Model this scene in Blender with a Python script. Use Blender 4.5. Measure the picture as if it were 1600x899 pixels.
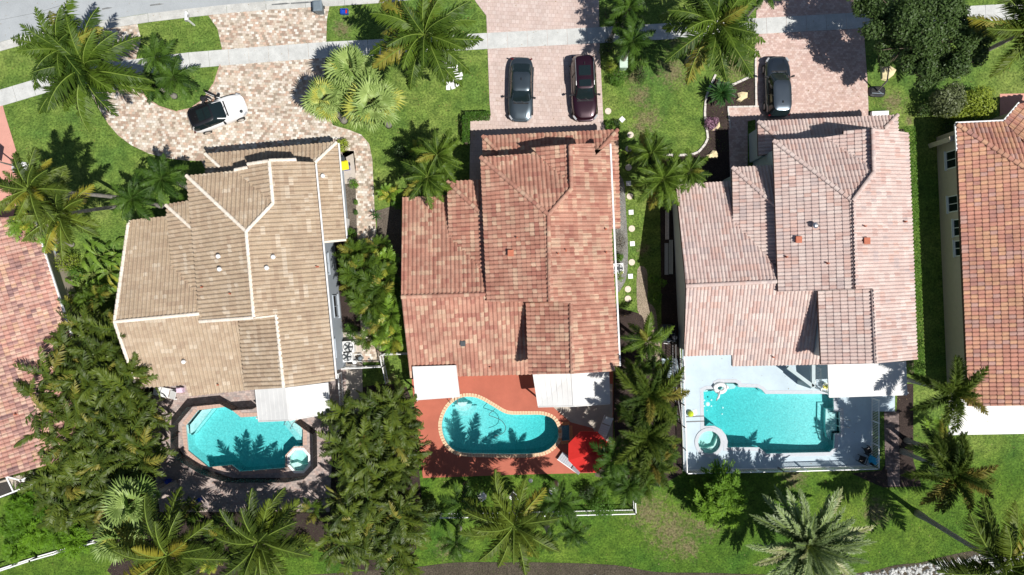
import bpy, bmesh, math, random
from mathutils import Vector, Matrix
from mathutils.geometry import tessellate_polygon

for o in list(bpy.data.objects): bpy.data.objects.remove(o)
S = bpy.context.scene
C = S.collection
rnd = random.Random(7)
PI = math.pi
R = math.radians

# ------------------------------------------------------------ camera, sky, sun
CAMH = 54.0; FP = 1107.0                      # camera height (m), focal length in photo pixels
cam = bpy.data.cameras.new('camera'); cam.sensor_width = 36; cam.lens = FP/1600*36; cam.clip_end = 500
co = bpy.data.objects.new('camera', cam); co.location = (0, 0, CAMH); C.objects.link(co); S.camera = co
SUNV = Vector((0.43, -0.35, 1.0)).normalized()    # direction from the ground to the sun
elev = math.asin(SUNV.z); az = math.atan2(SUNV.x, SUNV.y)
w = bpy.data.worlds.new('World'); S.world = w; w.use_nodes = True
nt = w.node_tree; bg = nt.nodes['Background']
sky = nt.nodes.new('ShaderNodeTexSky'); sky.sky_type = 'NISHITA'; sky.sun_disc = False
sky.sun_elevation = elev; sky.sun_rotation = az; sky.air_density = 1.0; sky.dust_density = 0.6
nt.links.new(sky.outputs[0], bg.inputs[0]); bg.inputs[1].default_value = 0.055
sun = bpy.data.lights.new('sun', 'SUN'); sun.energy = 4.6; sun.angle = R(0.5); sun.color = (1.0, 0.965, 0.91)
so = bpy.data.objects.new('sun', sun); so.rotation_euler = SUNV.to_track_quat('Z', 'Y').to_euler(); so.location = (20, -16, 46); C.objects.link(so)
S.view_settings.view_transform = 'Standard'; S.view_settings.look = 'None'
S.view_settings.exposure = 0.24; S.view_settings.gamma = 1.0
S.render.engine = 'CYCLES'

# ------------------------------------------------------------ helpers
def W(px, py, z=0.0):                          # point at height z seen at photo pixel px,py
    k = (CAMH - z)/FP
    return Vector(((px - 800)*k, -(py - 449.5)*k, z))
def srgb(r, g, b):
    f = lambda c: (c/255/12.92 if c/255 <= 0.04045 else ((c/255 + 0.055)/1.055)**2.4)
    return (f(r), f(g), f(b), 1.0)

ORG = {}                                       # world origin of every thing and part
def thing(name, label, cat, loc=(0, 0, 0), group=None):
    o = bpy.data.objects.new(name, None); C.objects.link(o); o.location = loc
    o.empty_display_size = 0.3
    o['label'] = label; o['category'] = cat
    if group: o['group'] = group
    ORG[o] = Vector(loc); return o
def tag(o, label=None, cat=None, group=None, kind=None):
    if label: o['label'] = label
    if cat: o['category'] = cat
    if group: o['group'] = group
    if kind: o['kind'] = kind
    return o
KIDS = {}
def link(name, me, parent=None, loc=None, rot=None):
    o = bpy.data.objects.new(name, me); C.objects.link(o)
    if parent: o.parent = parent; KIDS.setdefault(parent, []).append(o)
    if loc is not None: o.location = loc
    if rot is not None: o.rotation_euler = rot
    ORG[o] = ORG.get(parent, Vector((0, 0, 0)))
    return o
def copy_tree(o, parent=None):
    c = o.copy(); C.objects.link(c)
    if parent: c.parent = parent; KIDS.setdefault(parent, []).append(c)
    for ch in KIDS.get(o, []): copy_tree(ch, c)
    return c

class MB:
    def __init__(s): s.v = []; s.f = []; s.m = []; s.col = []; s.cur = 0; s.cc = None
    def face(s, pts, m=None):
        i = len(s.v); s.v += [tuple(p) for p in pts]; s.f.append(tuple(range(i, i+len(pts)))); s.m.append(s.cur if m is None else m); s.col.append(s.cc)
    def raw(s, vs, fs, m=None):
        i = len(s.v); s.v += [tuple(p) for p in vs]
        for f in fs: s.f.append(tuple(i+k for k in f)); s.m.append(s.cur if m is None else m); s.col.append(s.cc)
    def box(s, c, d, rz=0.0, rot=None):
        hx, hy, hz = d[0]/2, d[1]/2, d[2]/2
        M = rot if rot is not None else Matrix.Rotation(rz, 3, 'Z')
        c = Vector(c); P = [c + M @ Vector((x, y, z)) for x in (-hx, hx) for y in (-hy, hy) for z in (-hz, hz)]
        s.raw(P, [(0, 1, 3, 2), (4, 6, 7, 5), (0, 4, 5, 1), (2, 3, 7, 6), (0, 2, 6, 4), (1, 5, 7, 3)])
    def bar(s, a, b, wd, ht):                  # box between two points
        a = Vector(a); b = Vector(b); d = b - a; L = d.length
        if L < 1e-5: return
        x = d/L; up = Vector((0, 0, 1))
        if abs(x.z) > 0.95: up = Vector((0, 1, 0))
        y = up.cross(x).normalized(); z = x.cross(y)
        M = Matrix((x, y, z)).transposed(); s.box((a+b)/2, (L, wd, ht), rot=M)
    def tube(s, path, rad, n=8, cap=True):
        path = [Vector(p) for p in path]; N = len(path)
        if not isinstance(rad, (list, tuple)): rad = [rad]*N
        i0 = len(s.v)
        for i, p in enumerate(path):
            t = (path[min(i+1, N-1)] - path[max(i-1, 0)]).normalized()
            a = Vector((0, 0, 1)) if abs(t.z) < 0.9 else Vector((1, 0, 0))
            u = a.cross(t).normalized(); v = t.cross(u)
            for k in range(n):
                an = 2*PI*k/n; s.v.append(tuple(p + (u*math.cos(an) + v*math.sin(an))*rad[i]))
        for i in range(N-1):
            for k in range(n):
                a = i0+i*n+k; b = i0+i*n+(k+1) % n; s.f.append((a, b, b+n, a+n)); s.m.append(s.cur); s.col.append(s.cc)
        if cap:
            s.f.append(tuple(i0+k for k in range(n))[::-1]); s.m.append(s.cur); s.col.append(s.cc)
            s.f.append(tuple(i0+(N-1)*n+k for k in range(n))); s.m.append(s.cur); s.col.append(s.cc)
    def cyl(s, c, r, h, n=16, r2=None):        # vertical, base at c
        c = Vector(c); s.tube([c, c+Vector((0, 0, h))], [r, r if r2 is None else r2], n)
    def lathe(s, c, prof, n=16):               # prof [(r,z)]
        c = Vector(c); i0 = len(s.v); N = len(prof)
        for r_, z in prof:
            for k in range(n): s.v.append((c.x+r_*math.cos(2*PI*k/n), c.y+r_*math.sin(2*PI*k/n), c.z+z))
        for i in range(N-1):
            for k in range(n):
                a = i0+i*n+k; b = i0+i*n+(k+1) % n; s.f.append((a, b, b+n, a+n)); s.m.append(s.cur); s.col.append(s.cc)
    def prism(s, poly, z0, z1, holes=(), top=True, sides=True, bottom=False):
        loops = [[Vector((p[0], p[1], 0)) for p in poly]] + [[Vector((p[0], p[1], 0)) for p in h] for h in holes]
        flat = [p for l in loops for p in l]; tris = tessellate_polygon(loops)
        if top:
            for t in tris:
                P = [flat[k] for k in t]
                if (P[1]-P[0]).cross(P[2]-P[0]).z < 0: P = P[::-1]
                s.face([(p.x, p.y, z1) for p in P])
        if bottom:
            for t in tris: s.face([(flat[k].x, flat[k].y, z0) for k in t])
        if sides:
            for l in loops:
                for i in range(len(l)):
                    a = l[i]; b = l[(i+1) % len(l)]; s.face([(a.x, a.y, z0), (b.x, b.y, z0), (b.x, b.y, z1), (a.x, a.y, z1)])
    def mesh(s, name, mats, org=Vector((0, 0, 0)), smooth=False):
        me = bpy.data.meshes.new(name)
        me.from_pydata([(v[0]-org.x, v[1]-org.y, v[2]-org.z) for v in s.v], [], s.f)
        if not isinstance(mats, (list, tuple)): mats = [mats]
        for m in mats: me.materials.append(m)
        if len(mats) > 1: me.polygons.foreach_set('material_index', s.m)
        if smooth: me.polygons.foreach_set('use_smooth', [True]*len(s.f))
        if any(c is not None for c in s.col):
            at = me.attributes.new('tcol', 'FLOAT_COLOR', 'FACE'); fl = []
            for c in s.col: fl += list(c or (1, 1, 1, 1))[:4]
            at.data.foreach_set('color', fl)
        me.update(); return me
    def build(s, name, mats, parent=None, smooth=False, weld=False):
        org = ORG.get(parent, Vector((0, 0, 0))) if parent else Vector((0, 0, 0))
        me = s.mesh(name, mats, org, smooth)
        if weld:
            bm = bmesh.new(); bm.from_mesh(me); bmesh.ops.remove_doubles(bm, verts=bm.verts, dist=0.0008)
            bmesh.ops.recalc_face_normals(bm, faces=bm.faces); bm.to_mesh(me); bm.free()
        return link(name, me, parent)

# ------------------------------------------------------------ materials
def newmat(name):
    m = bpy.data.materials.new(name); m.use_nodes = True; nt = m.node_tree
    return m, nt, nt.nodes['Principled BSDF']
def nd(nt, t, **kw):
    n = nt.nodes.new(t)
    for k, v in kw.items():
        if k.startswith('i_'):
            key = k[2:]; key = int(key) if key.isdigit() else key.replace('_', ' ')
            n.inputs[key].default_value = v
        else: setattr(n, k, v)
    return n
def ramp(nt, stops, interp='LINEAR'):
    n = nt.nodes.new('ShaderNodeValToRGB'); cr = n.color_ramp; cr.interpolation = interp
    while len(cr.elements) > 1: cr.elements.remove(cr.elements[-1])
    cr.elements[0].position = stops[0][0]; cr.elements[0].color = stops[0][1]
    for p, c in stops[1:]: e = cr.elements.new(p); e.color = c
    return n
def mixc(nt, fac, a, b, mode='MIX'):
    n = nt.nodes.new('ShaderNodeMix'); n.data_type = 'RGBA'; n.blend_type = mode
    for s_, v in ((0, fac), (6, a), (7, b)):
        if hasattr(v, 'is_linked') or hasattr(v, 'links'): nt.links.new(v, n.inputs[s_])
        else: n.inputs[s_].default_value = v
    return n.outputs[2]
def mth(nt, op, a, b=None, c=None):
    n = nt.nodes.new('ShaderNodeMath'); n.operation = op
    for i, v in enumerate((a, b, c)):
        if v is None: continue
        if hasattr(v, 'links'): nt.links.new(v, n.inputs[i])
        else: n.inputs[i].default_value = v
    return n.outputs[0]
def pos(nt): return nt.nodes.new('ShaderNodeNewGeometry').outputs['Position']
def noise(nt, vec, scale, detail=4, rough=0.6):
    n = nd(nt, 'ShaderNodeTexNoise'); n.inputs['Scale'].default_value = scale; n.inputs['Detail'].default_value = detail; n.inputs['Roughness'].default_value = rough
    nt.links.new(vec, n.inputs['Vector']); return n.outputs[0]
def bump(nt, b, h, strength, dist=0.02):
    n = nt.nodes.new('ShaderNodeBump'); n.inputs['Strength'].default_value = strength; n.inputs['Distance'].default_value = dist
    nt.links.new(h, n.inputs['Height']); nt.links.new(n.outputs[0], b.inputs['Normal'])
def plain(name, col, rough=0.6, metal=0.0, var=0.12, scale=6.0, spec=0.5, bmp=0.0, coat=0.0):
    m, nt, b = newmat(name); p = nt.nodes.new('ShaderNodeTexCoord').outputs['Object']
    n = noise(nt, p, scale, 5); lo = tuple(c*(1-var) for c in col[:3])+(1,); hi = tuple(min(1, c*(1+var)) for c in col[:3])+(1,)
    r_ = ramp(nt, [(0.3, lo), (0.7, hi)]); nt.links.new(n, r_.inputs[0]); nt.links.new(r_.outputs[0], b.inputs['Base Color'])
    b.inputs['Roughness'].default_value = rough; b.inputs['Metallic'].default_value = metal; b.inputs['Specular IOR Level'].default_value = spec
    if coat: b.inputs['Coat Weight'].default_value = coat; b.inputs['Coat Roughness'].default_value = 0.05
    if bmp: bump(nt, b, noise(nt, p, scale*5, 3), bmp)
    return m

def lawn_mat():
    m, nt, b = newmat('lawn_grass'); p = pos(nt)
    big = noise(nt, p, 0.22, 4, 0.65); mid = noise(nt, p, 1.3, 5, 0.7); fine = noise(nt, p, 6.5, 5, 0.8)
    r1 = ramp(nt, [(0.3, (0.085, 0.175, 0.038, 1)), (0.5, (0.145, 0.225, 0.046, 1)), (0.68, (0.225, 0.285, 0.075, 1))]); nt.links.new(big, r1.inputs[0])
    r2 = ramp(nt, [(0.35, (0.55, 0.6, 0.5, 1)), (0.65, (1.3, 1.25, 1.15, 1))]); nt.links.new(mid, r2.inputs[0])
    r3 = ramp(nt, [(0.36, (0.22, 0.28, 0.2, 1)), (0.5, (0.85, 0.88, 0.8, 1)), (0.66, (1.55, 1.5, 1.5, 1))]); nt.links.new(fine, r3.inputs[0])
    c = mixc(nt, 0.85, r1.outputs[0], r2.outputs[0], 'MULTIPLY'); c = mixc(nt, 0.9, c, r3.outputs[0], 'MULTIPLY')
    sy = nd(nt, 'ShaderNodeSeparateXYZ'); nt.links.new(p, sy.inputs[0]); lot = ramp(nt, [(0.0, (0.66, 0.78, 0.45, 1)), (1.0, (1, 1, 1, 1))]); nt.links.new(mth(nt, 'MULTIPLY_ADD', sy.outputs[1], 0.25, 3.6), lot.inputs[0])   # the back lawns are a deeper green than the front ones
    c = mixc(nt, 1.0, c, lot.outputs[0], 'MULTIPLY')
    # worn and dry places, with edges broken up by noise
    spots = [(1052, 110, 38), (1075, 65, 50), (1000, 150, 26), (1012, 185, 30), (990, 120, 20), (1150, 100, 40), (535, 45, 20), (1050, 830, 55), (1015, 800, 45), (1100, 815, 40),
             (1240, 745, 28), (1370, 800, 30), (1395, 160, 26), (665, 240, 20), (725, 200, 12), (1002, 200, 22), (1415, 95, 22), (1422, 190, 12), (1075, 855, 30), (700, 858, 25), (612, 590, 10), (1006, 390, 16)]
    tot = None
    for (x, y, r_) in spots:
        q = W(x, y); dn = nd(nt, 'ShaderNodeVectorMath', operation='DISTANCE'); nt.links.new(p, dn.inputs[0]); dn.inputs[1].default_value = q
        v = mth(nt, 'SUBTRACT', 1.0, mth(nt, 'DIVIDE', dn.outputs['Value'], r_*CAMH/FP)); v = mth(nt, 'MAXIMUM', v, 0.0)
        tot = v if tot is None else mth(nt, 'MAXIMUM', tot, v)
    k = mth(nt, 'ADD', mth(nt, 'MULTIPLY', tot, 1.0), mth(nt, 'MULTIPLY', mth(nt, 'SUBTRACT', noise(nt, p, 2.4, 9, 0.85), 0.5), 5.0))
    k = mth(nt, 'MULTIPLY', k, mth(nt, 'GREATER_THAN', tot, 0.0)); kr = ramp(nt, [(0.25, (0, 0, 0, 1)), (0.9, (1, 1, 1, 1))]); nt.links.new(k, kr.inputs[0])
    dry = ramp(nt, [(0.36, (0.06, 0.045, 0.022, 1)), (0.64, (0.30, 0.24, 0.14, 1))]); nt.links.new(fine, dry.inputs[0])
    c = mixc(nt, mth(nt, 'MULTIPLY', kr.outputs[0], 0.82), c, dry.outputs[0])
    nt.links.new(c, b.inputs['Base Color']); b.inputs['Roughness'].default_value = 0.85; b.inputs['Specular IOR Level'].default_value = 0.2
    bump(nt, b, noise(nt, p, 14, 5, 0.8), 0.9, 0.06); return m
def paver_mat(name, sx, sy, cols, joint, rot=0.0, jw=0.06, mort=0.9, dirt=0.3, off=0.5, rough=0.75):
    m, nt, b = newmat(name); p = pos(nt)
    mp = nd(nt, 'ShaderNodeMapping'); nt.links.new(p, mp.inputs[0]); mp.inputs['Rotation'].default_value = (0, 0, rot); mp.inputs['Scale'].default_value = (1/sx, 1/sy, 1)
    sp = nd(nt, 'ShaderNodeSeparateXYZ'); nt.links.new(mp.outputs[0], sp.inputs[0])
    ry = mth(nt, 'FLOOR', sp.outputs[1]); x = mth(nt, 'ADD', sp.outputs[0], mth(nt, 'MULTIPLY', mth(nt, 'MODULO', ry, 2.0), off))
    cx = mth(nt, 'FLOOR', x); cb = nd(nt, 'ShaderNodeCombineXYZ'); nt.links.new(cx, cb.inputs[0]); nt.links.new(ry, cb.inputs[1])
    wn = nd(nt, 'ShaderNodeTexWhiteNoise'); wn.noise_dimensions = '2D'; nt.links.new(cb.outputs[0], wn.inputs[0])
    r_ = ramp(nt, [(i/len(cols), c) for i, c in enumerate(cols)], 'CONSTANT'); nt.links.new(wn.outputs[0], r_.inputs[0])
    fx = mth(nt, 'FRACT', x); fy = mth(nt, 'FRACT', sp.outputs[1])
    d = mth(nt, 'MINIMUM', mth(nt, 'MINIMUM', fx, mth(nt, 'SUBTRACT', 1.0, fx)), mth(nt, 'MINIMUM', fy, mth(nt, 'SUBTRACT', 1.0, fy)))
    jm = ramp(nt, [(0.0, (0, 0, 0, 1)), (jw, (1, 1, 1, 1))]); nt.links.new(d, jm.inputs[0])
    c = mixc(nt, mth(nt, 'MULTIPLY', mth(nt, 'SUBTRACT', 1.0, jm.outputs[0]), mort), r_.outputs[0], joint)
    n1 = ramp(nt, [(0.3, (1-dirt, 1-dirt, 1-dirt, 1)), (0.7, (1.1, 1.1, 1.1, 1))]); nt.links.new(noise(nt, p, 0.7, 6, 0.7), n1.inputs[0])
    c = mixc(nt, 1.0, c, n1.outputs[0], 'MULTIPLY')
    n2 = ramp(nt, [(0.3, (0.85, 0.85, 0.85, 1)), (0.7, (1.12, 1.12, 1.12, 1))]); nt.links.new(noise(nt, p, 25, 3, 0.7), n2.inputs[0])
    c = mixc(nt, 1.0, c, n2.outputs[0], 'MULTIPLY')
    nt.links.new(c, b.inputs['Base Color']); b.inputs['Roughness'].default_value = rough; b.inputs['Specular IOR Level'].default_value = 0.25
    bump(nt, b, jm.outputs[0], 0.5, 0.01); return m
def ground_mat(name, lo, hi, scale=3.0, fine=22, rough=0.9, bmp=0.5, dist=0.03, dirt=0.35, spec=0.2):
    m, nt, b = newmat(name); p = pos(nt)
    r_ = ramp(nt, [(0.32, lo), (0.68, hi)]); nt.links.new(noise(nt, p, fine, 5, 0.75), r_.inputs[0])
    n1 = ramp(nt, [(0.3, (1-dirt, 1-dirt, 1-dirt, 1)), (0.7, (1.1, 1.1, 1.1, 1))]); nt.links.new(noise(nt, p, scale, 6, 0.7), n1.inputs[0])
    c = mixc(nt, 1.0, r_.outputs[0], n1.outputs[0], 'MULTIPLY'); nt.links.new(c, b.inputs['Base Color'])
    b.inputs['Roughness'].default_value = rough; b.inputs['Specular IOR Level'].default_value = spec
    bump(nt, b, noise(nt, p, fine, 4, 0.8), bmp, dist); return m
def tile_mat(name, rough=0.7, dirt=0.3):
    m, nt, b = newmat(name); p = pos(nt)
    at = nd(nt, 'ShaderNodeAttribute', attribute_name='tcol')
    n1 = ramp(nt, [(0.3, (1-dirt, 1-dirt*1.05, 1-dirt*1.05, 1)), (0.65, (1.08, 1.08, 1.08, 1))]); nt.links.new(noise(nt, p, 0.5, 6, 0.75), n1.inputs[0])
    n2 = ramp(nt, [(0.3, (0.8, 0.8, 0.8, 1)), (0.7, (1.15, 1.15, 1.15, 1))]); nt.links.new(noise(nt, p, 11, 4, 0.75), n2.inputs[0])
    c = mixc(nt, 1.0, at.outputs[0], n1.outputs[0], 'MULTIPLY'); c = mixc(nt, 1.0, c, n2.outputs[0], 'MULTIPLY')
    nt.links.new(c, b.inputs['Base Color']); b.inputs['Roughness'].default_value = rough; b.inputs['Specular IOR Level'].default_value = 0.3
    bump(nt, b, noise(nt, p, 30, 3, 0.7), 0.25, 0.01); return m
def leaf_mat(name, a, b_, yel=None, ychance=0.12, rough=0.42, trans=0.10, spec=0.3, scale=5.0):
    m, nt, b = newmat(name); oi = nd(nt, 'ShaderNodeObjectInfo'); p = pos(nt)
    r_ = ramp(nt, [(0.0, a), (1.0, b_)])
    f = mth(nt, 'ADD', mth(nt, 'MULTIPLY', oi.outputs['Random'], 0.7), mth(nt, 'MULTIPLY', mth(nt, 'SUBTRACT', noise(nt, p, scale, 4, 0.7), 0.28), 1.0)); nt.links.new(f, r_.inputs[0])
    c = r_.outputs[0]
    if yel:
        hr = mth(nt, 'FRACT', mth(nt, 'MULTIPLY', oi.outputs['Random'], 17.31)); k = mth(nt, 'LESS_THAN', hr, ychance)
        k = mth(nt, 'MULTIPLY', k, mth(nt, 'MULTIPLY', noise(nt, p, 1.5, 3), 1.3)); c = mixc(nt, k, c, yel)
    nt.links.new(c, b.inputs['Base Color']); b.inputs['Roughness'].default_value = rough; b.inputs['Specular IOR Level'].default_value = spec
    if trans:
        tr = nt.nodes.new('ShaderNodeBsdfTranslucent'); nt.links.new(mixc(nt, 1.0, c, (1.3, 1.5, 0.5, 1), 'MULTIPLY'), tr.inputs[0])
        mx = nt.nodes.new('ShaderNodeMixShader'); mx.inputs[0].default_value = trans
        nt.links.new(b.outputs[0], mx.inputs[1]); nt.links.new(tr.outputs[0], mx.inputs[2]); nt.links.new(mx.outputs[0], nt.nodes['Material Output'].inputs[0])
    return m

LAWN = lawn_mat()
M = dict(
 road=ground_mat('asphalt', srgb(150, 155, 158), srgb(172, 176, 178), 0.4, 30, 0.85, 0.3, 0.01, 0.12),
 kerb=ground_mat('kerb_concrete', srgb(176, 176, 172), srgb(205, 204, 198), 1.5, 25, 0.85, 0.3, 0.01, 0.25),
 walk=ground_mat('sidewalk_concrete', srgb(180, 182, 180), srgb(208, 208, 204), 1.2, 18, 0.85, 0.3, 0.01, 0.22),
 mulch=ground_mat('mulch', (0.016, 0.011, 0.010, 1), (0.10, 0.072, 0.062, 1), 1.5, 16, 0.95, 1.0, 0.06, 0.4),
 soil=ground_mat('bare_soil', (0.06, 0.05, 0.04, 1), (0.24, 0.20, 0.16, 1), 1.2, 12, 0.95, 1.0, 0.05, 0.4),
 pebble=ground_mat('grey_pebbles', (0.08, 0.08, 0.075, 1), (0.42, 0.41, 0.38, 1), 1.0, 14, 0.9, 1.0, 0.06, 0.3),
 gravel=ground_mat('tan_gravel', (0.12, 0.09, 0.06, 1), (0.55, 0.45, 0.34, 1), 1.0, 13, 0.9, 1.0, 0.05, 0.3),
 bank=ground_mat('muddy_bank', (0.035, 0.03, 0.022, 1), (0.17, 0.14, 0.10, 1), 0.8, 9, 0.95, 1.0, 0.08, 0.5),
 lake=plain('lake_water', (0.02, 0.035, 0.03, 1), 0.06, var=0.2, scale=0.5),
 drive1=paver_mat('tan_blend_pavers', 0.25, 0.19, [srgb(196, 182, 164), srgb(212, 203, 190), srgb(168, 145, 128), srgb(200, 188, 172), srgb(196, 170, 150), srgb(156, 142, 126), srgb(218, 212, 202), srgb(188, 168, 150), srgb(204, 190, 176), srgb(178, 166, 150)], srgb(130, 114, 102), 0.08, 0.09, 0.5, 0.14),
 drive2=paver_mat('rose_stamped_pavers', 0.3, 0.3, [srgb(196, 177, 169), srgb(191, 172, 163), srgb(200, 183, 175), srgb(194, 174, 165)], srgb(150, 122, 114), 0.05, 0.07, 0.55, 0.14),
 drive3=paver_mat('pink_cobble_pavers', 0.21, 0.15, [srgb(202, 176, 166), srgb(194, 166, 154), srgb(208, 186, 176), srgb(188, 160, 150)], srgb(158, 130, 122), 0.05, 0.08, 0.6, 0.16),
 deck1=paver_mat('mauve_deck_pavers', 0.24, 0.16, [srgb(168, 154, 148), srgb(180, 164, 156), srgb(156, 144, 140), srgb(186, 168, 160), srgb(172, 150, 142)], srgb(120, 108, 104), 0.08, 0.08, 0.6, 0.25),
 deck2=ground_mat('coral_painted_deck', srgb(172, 96, 76), srgb(184, 108, 88), 0.35, 35, 0.7, 0.15, 0.005, 0.2),
 deck3=ground_mat('pale_blue_deck', srgb(178, 194, 204), srgb(190, 205, 214), 0.5, 30, 0.7, 0.15, 0.005, 0.1),
 conc=ground_mat('concrete_slab', srgb(172, 162, 150), srgb(190, 180, 168), 0.7, 20, 0.8, 0.2, 0.01, 0.2),
 wconc=ground_mat('white_concrete', srgb(215, 215, 212), srgb(228, 228, 225), 0.4, 20, 0.8, 0.15, 0.01, 0.12),
 walkp=paver_mat('grey_path_pavers', 0.28, 0.18, [srgb(128, 112, 108), srgb(112, 98, 94), srgb(140, 124, 118)], srgb(70, 60, 58), 0.04, 0.08, 0.7, 0.25),
 redp=ground_mat('salmon_driveway', srgb(196, 142, 128), srgb(206, 154, 140), 0.6, 25, 0.8, 0.2, 0.01, 0.12),
 white=plain('white_paint', (0.80, 0.80, 0.79, 1), 0.45, var=0.03), alu=plain('white_aluminium_roof', (0.62, 0.62, 0.61, 1), 0.55, var=0.06, scale=1.3),
 cream=plain('cream_trim', srgb(222, 212, 198), 0.7, var=0.06), black=plain('black_metal', (0.015, 0.015, 0.016, 1), 0.4, var=0.2),
 grey=plain('grey_plastic', srgb(110, 122, 130), 0.5), dgrey=plain('dark_grey_metal', srgb(62, 66, 70), 0.45), steel=plain('steel', (0.6, 0.6, 0.6, 1), 0.3, 0.9, var=0.05),
 w1=plain('blue_grey_stucco', srgb(168, 176, 184), 0.85, var=0.05, scale=3, bmp=0.2), w2=plain('peach_stucco', srgb(205, 180, 160), 0.85, var=0.05, scale=3, bmp=0.2),
 w3=plain('sage_grey_stucco', srgb(178, 192, 194), 0.85, var=0.05, scale=3, bmp=0.2), w4=plain('beige_stucco', srgb(196, 182, 164), 0.85, var=0.05, scale=3, bmp=0.2),
 glass=plain('window_glass', (0.010, 0.018, 0.020, 1), 0.05, var=0.1, spec=0.5), teal=plain('pool_plaster', (0.60, 0.68, 0.68, 1), 0.6, var=0.2, scale=9.0),  # pool plaster: natural mottle that also paints in fine ripple caustics
 coral=plain('coral_fabric', (0.58, 0.016, 0.010, 1), 0.7, var=0.06), blue=plain('blue_plastic', (0.015, 0.07, 0.42, 1), 0.35), cyan=plain('cyan_towel', (0.04, 0.42, 0.66, 1), 0.9),
 yellow=plain('yellow_plastic', (0.78, 0.66, 0.02, 1), 0.4), lime=plain('lime_rubber', (0.50, 0.62, 0.03, 1), 0.4), rock=plain('limestone', srgb(216, 200, 158), 0.9, var=0.2, scale=3, bmp=0.6),
 wrock=plain('pale_riprap', (0.50, 0.50, 0.48, 1), 0.9, var=0.35, scale=4, bmp=0.6), edge=plain('white_edging', srgb(206, 200, 192), 0.85, var=0.15, scale=8, bmp=0.3),
 step=plain('cream_stepping_stone', srgb(214, 200, 184), 0.85, var=0.1, scale=6, bmp=0.2), trunk=plain('palm_trunk', srgb(150, 145, 136), 0.9, var=0.25, scale=5, bmp=0.6), bark=plain('tree_bark', srgb(96, 84, 70), 0.95, var=0.3, scale=6, bmp=0.8),
 terra=plain('terracotta', srgb(178, 104, 78), 0.8), under=plain('roof_underlay', srgb(92, 66, 56), 0.9), under1=plain('roof_underlay_tan', srgb(120, 98, 80), 0.9),
 skin=plain('skin', srgb(150, 100, 78), 0.55, var=0.05), cloth=plain('dark_clothing', (0.02, 0.02, 0.024, 1), 0.9), hair=plain('hair', (0.012, 0.009, 0.008, 1), 0.6),
 rubber=plain('tyre_rubber', (0.018, 0.018, 0.018, 1), 0.8), brick=plain('coping_brick', srgb(214, 184, 150), 0.8, var=0.15, scale=7), cop3=plain('grey_coping', srgb(186, 190, 196), 0.75, var=0.06), cop1=plain('mauve_coping', srgb(186, 156, 140), 0.75, var=0.1),
 orange=plain('orange_brick', srgb(196, 132, 88), 0.8, var=0.15, scale=7), mesh=None)
def mesh_mat():
    m, nt, b = newmat('black_fence_mesh'); b.inputs['Base Color'].default_value = (0.02, 0.018, 0.018, 1); b.inputs['Roughness'].default_value = 0.8
    tr = nt.nodes.new('ShaderNodeBsdfTransparent'); mx = nt.nodes.new('ShaderNodeMixShader'); mx.inputs[0].default_value = 0.78
    nt.links.new(tr.outputs[0], mx.inputs[1]); nt.links.new(b.outputs[0], mx.inputs[2]); nt.links.new(mx.outputs[0], nt.nodes['Material Output'].inputs[0]); return m
M['mesh'] = mesh_mat()
def water_mat(name, col, dens=1.0):
    m, nt, b = newmat(name); p = pos(nt); out = nt.nodes['Material Output']
    tr = nt.nodes.new('ShaderNodeBsdfTransparent'); gl = nt.nodes.new('ShaderNodeBsdfGlossy'); gl.inputs['Roughness'].default_value = 0.02
    wv = noise(nt, p, 5.5, 4, 0.7); r_ = ramp(nt, [(0.38, (.84, .9, .91, 1)), (0.6, (1, 1, 1, 1))]); nt.links.new(wv, r_.inputs[0]); nt.links.new(r_.outputs[0], tr.inputs[0])  # noise in the tint paints ripple light into the water colour
    bp = nt.nodes.new('ShaderNodeBump'); bp.inputs['Strength'].default_value = 0.1; bp.inputs['Distance'].default_value = 0.02; nt.links.new(noise(nt, p, 5.0, 3, 0.6), bp.inputs['Height'])
    nt.links.new(bp.outputs[0], gl.inputs['Normal'])
    fr = nt.nodes.new('ShaderNodeFresnel'); fr.inputs[0].default_value = 1.33
    mx = nt.nodes.new('ShaderNodeMixShader'); nt.links.new(fr.outputs[0], mx.inputs[0]); nt.links.new(tr.outputs[0], mx.inputs[1]); nt.links.new(gl.outputs[0], mx.inputs[2]); nt.links.new(mx.outputs[0], out.inputs[0])
    va = nt.nodes.new('ShaderNodeVolumeAbsorption'); va.inputs['Color'].default_value = col; va.inputs['Density'].default_value = dens; nt.links.new(va.outputs[0], out.inputs['Volume']); return m
M['water'] = water_mat('pool_water', (0.10, 0.86, 0.87, 1), 0.74)
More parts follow.
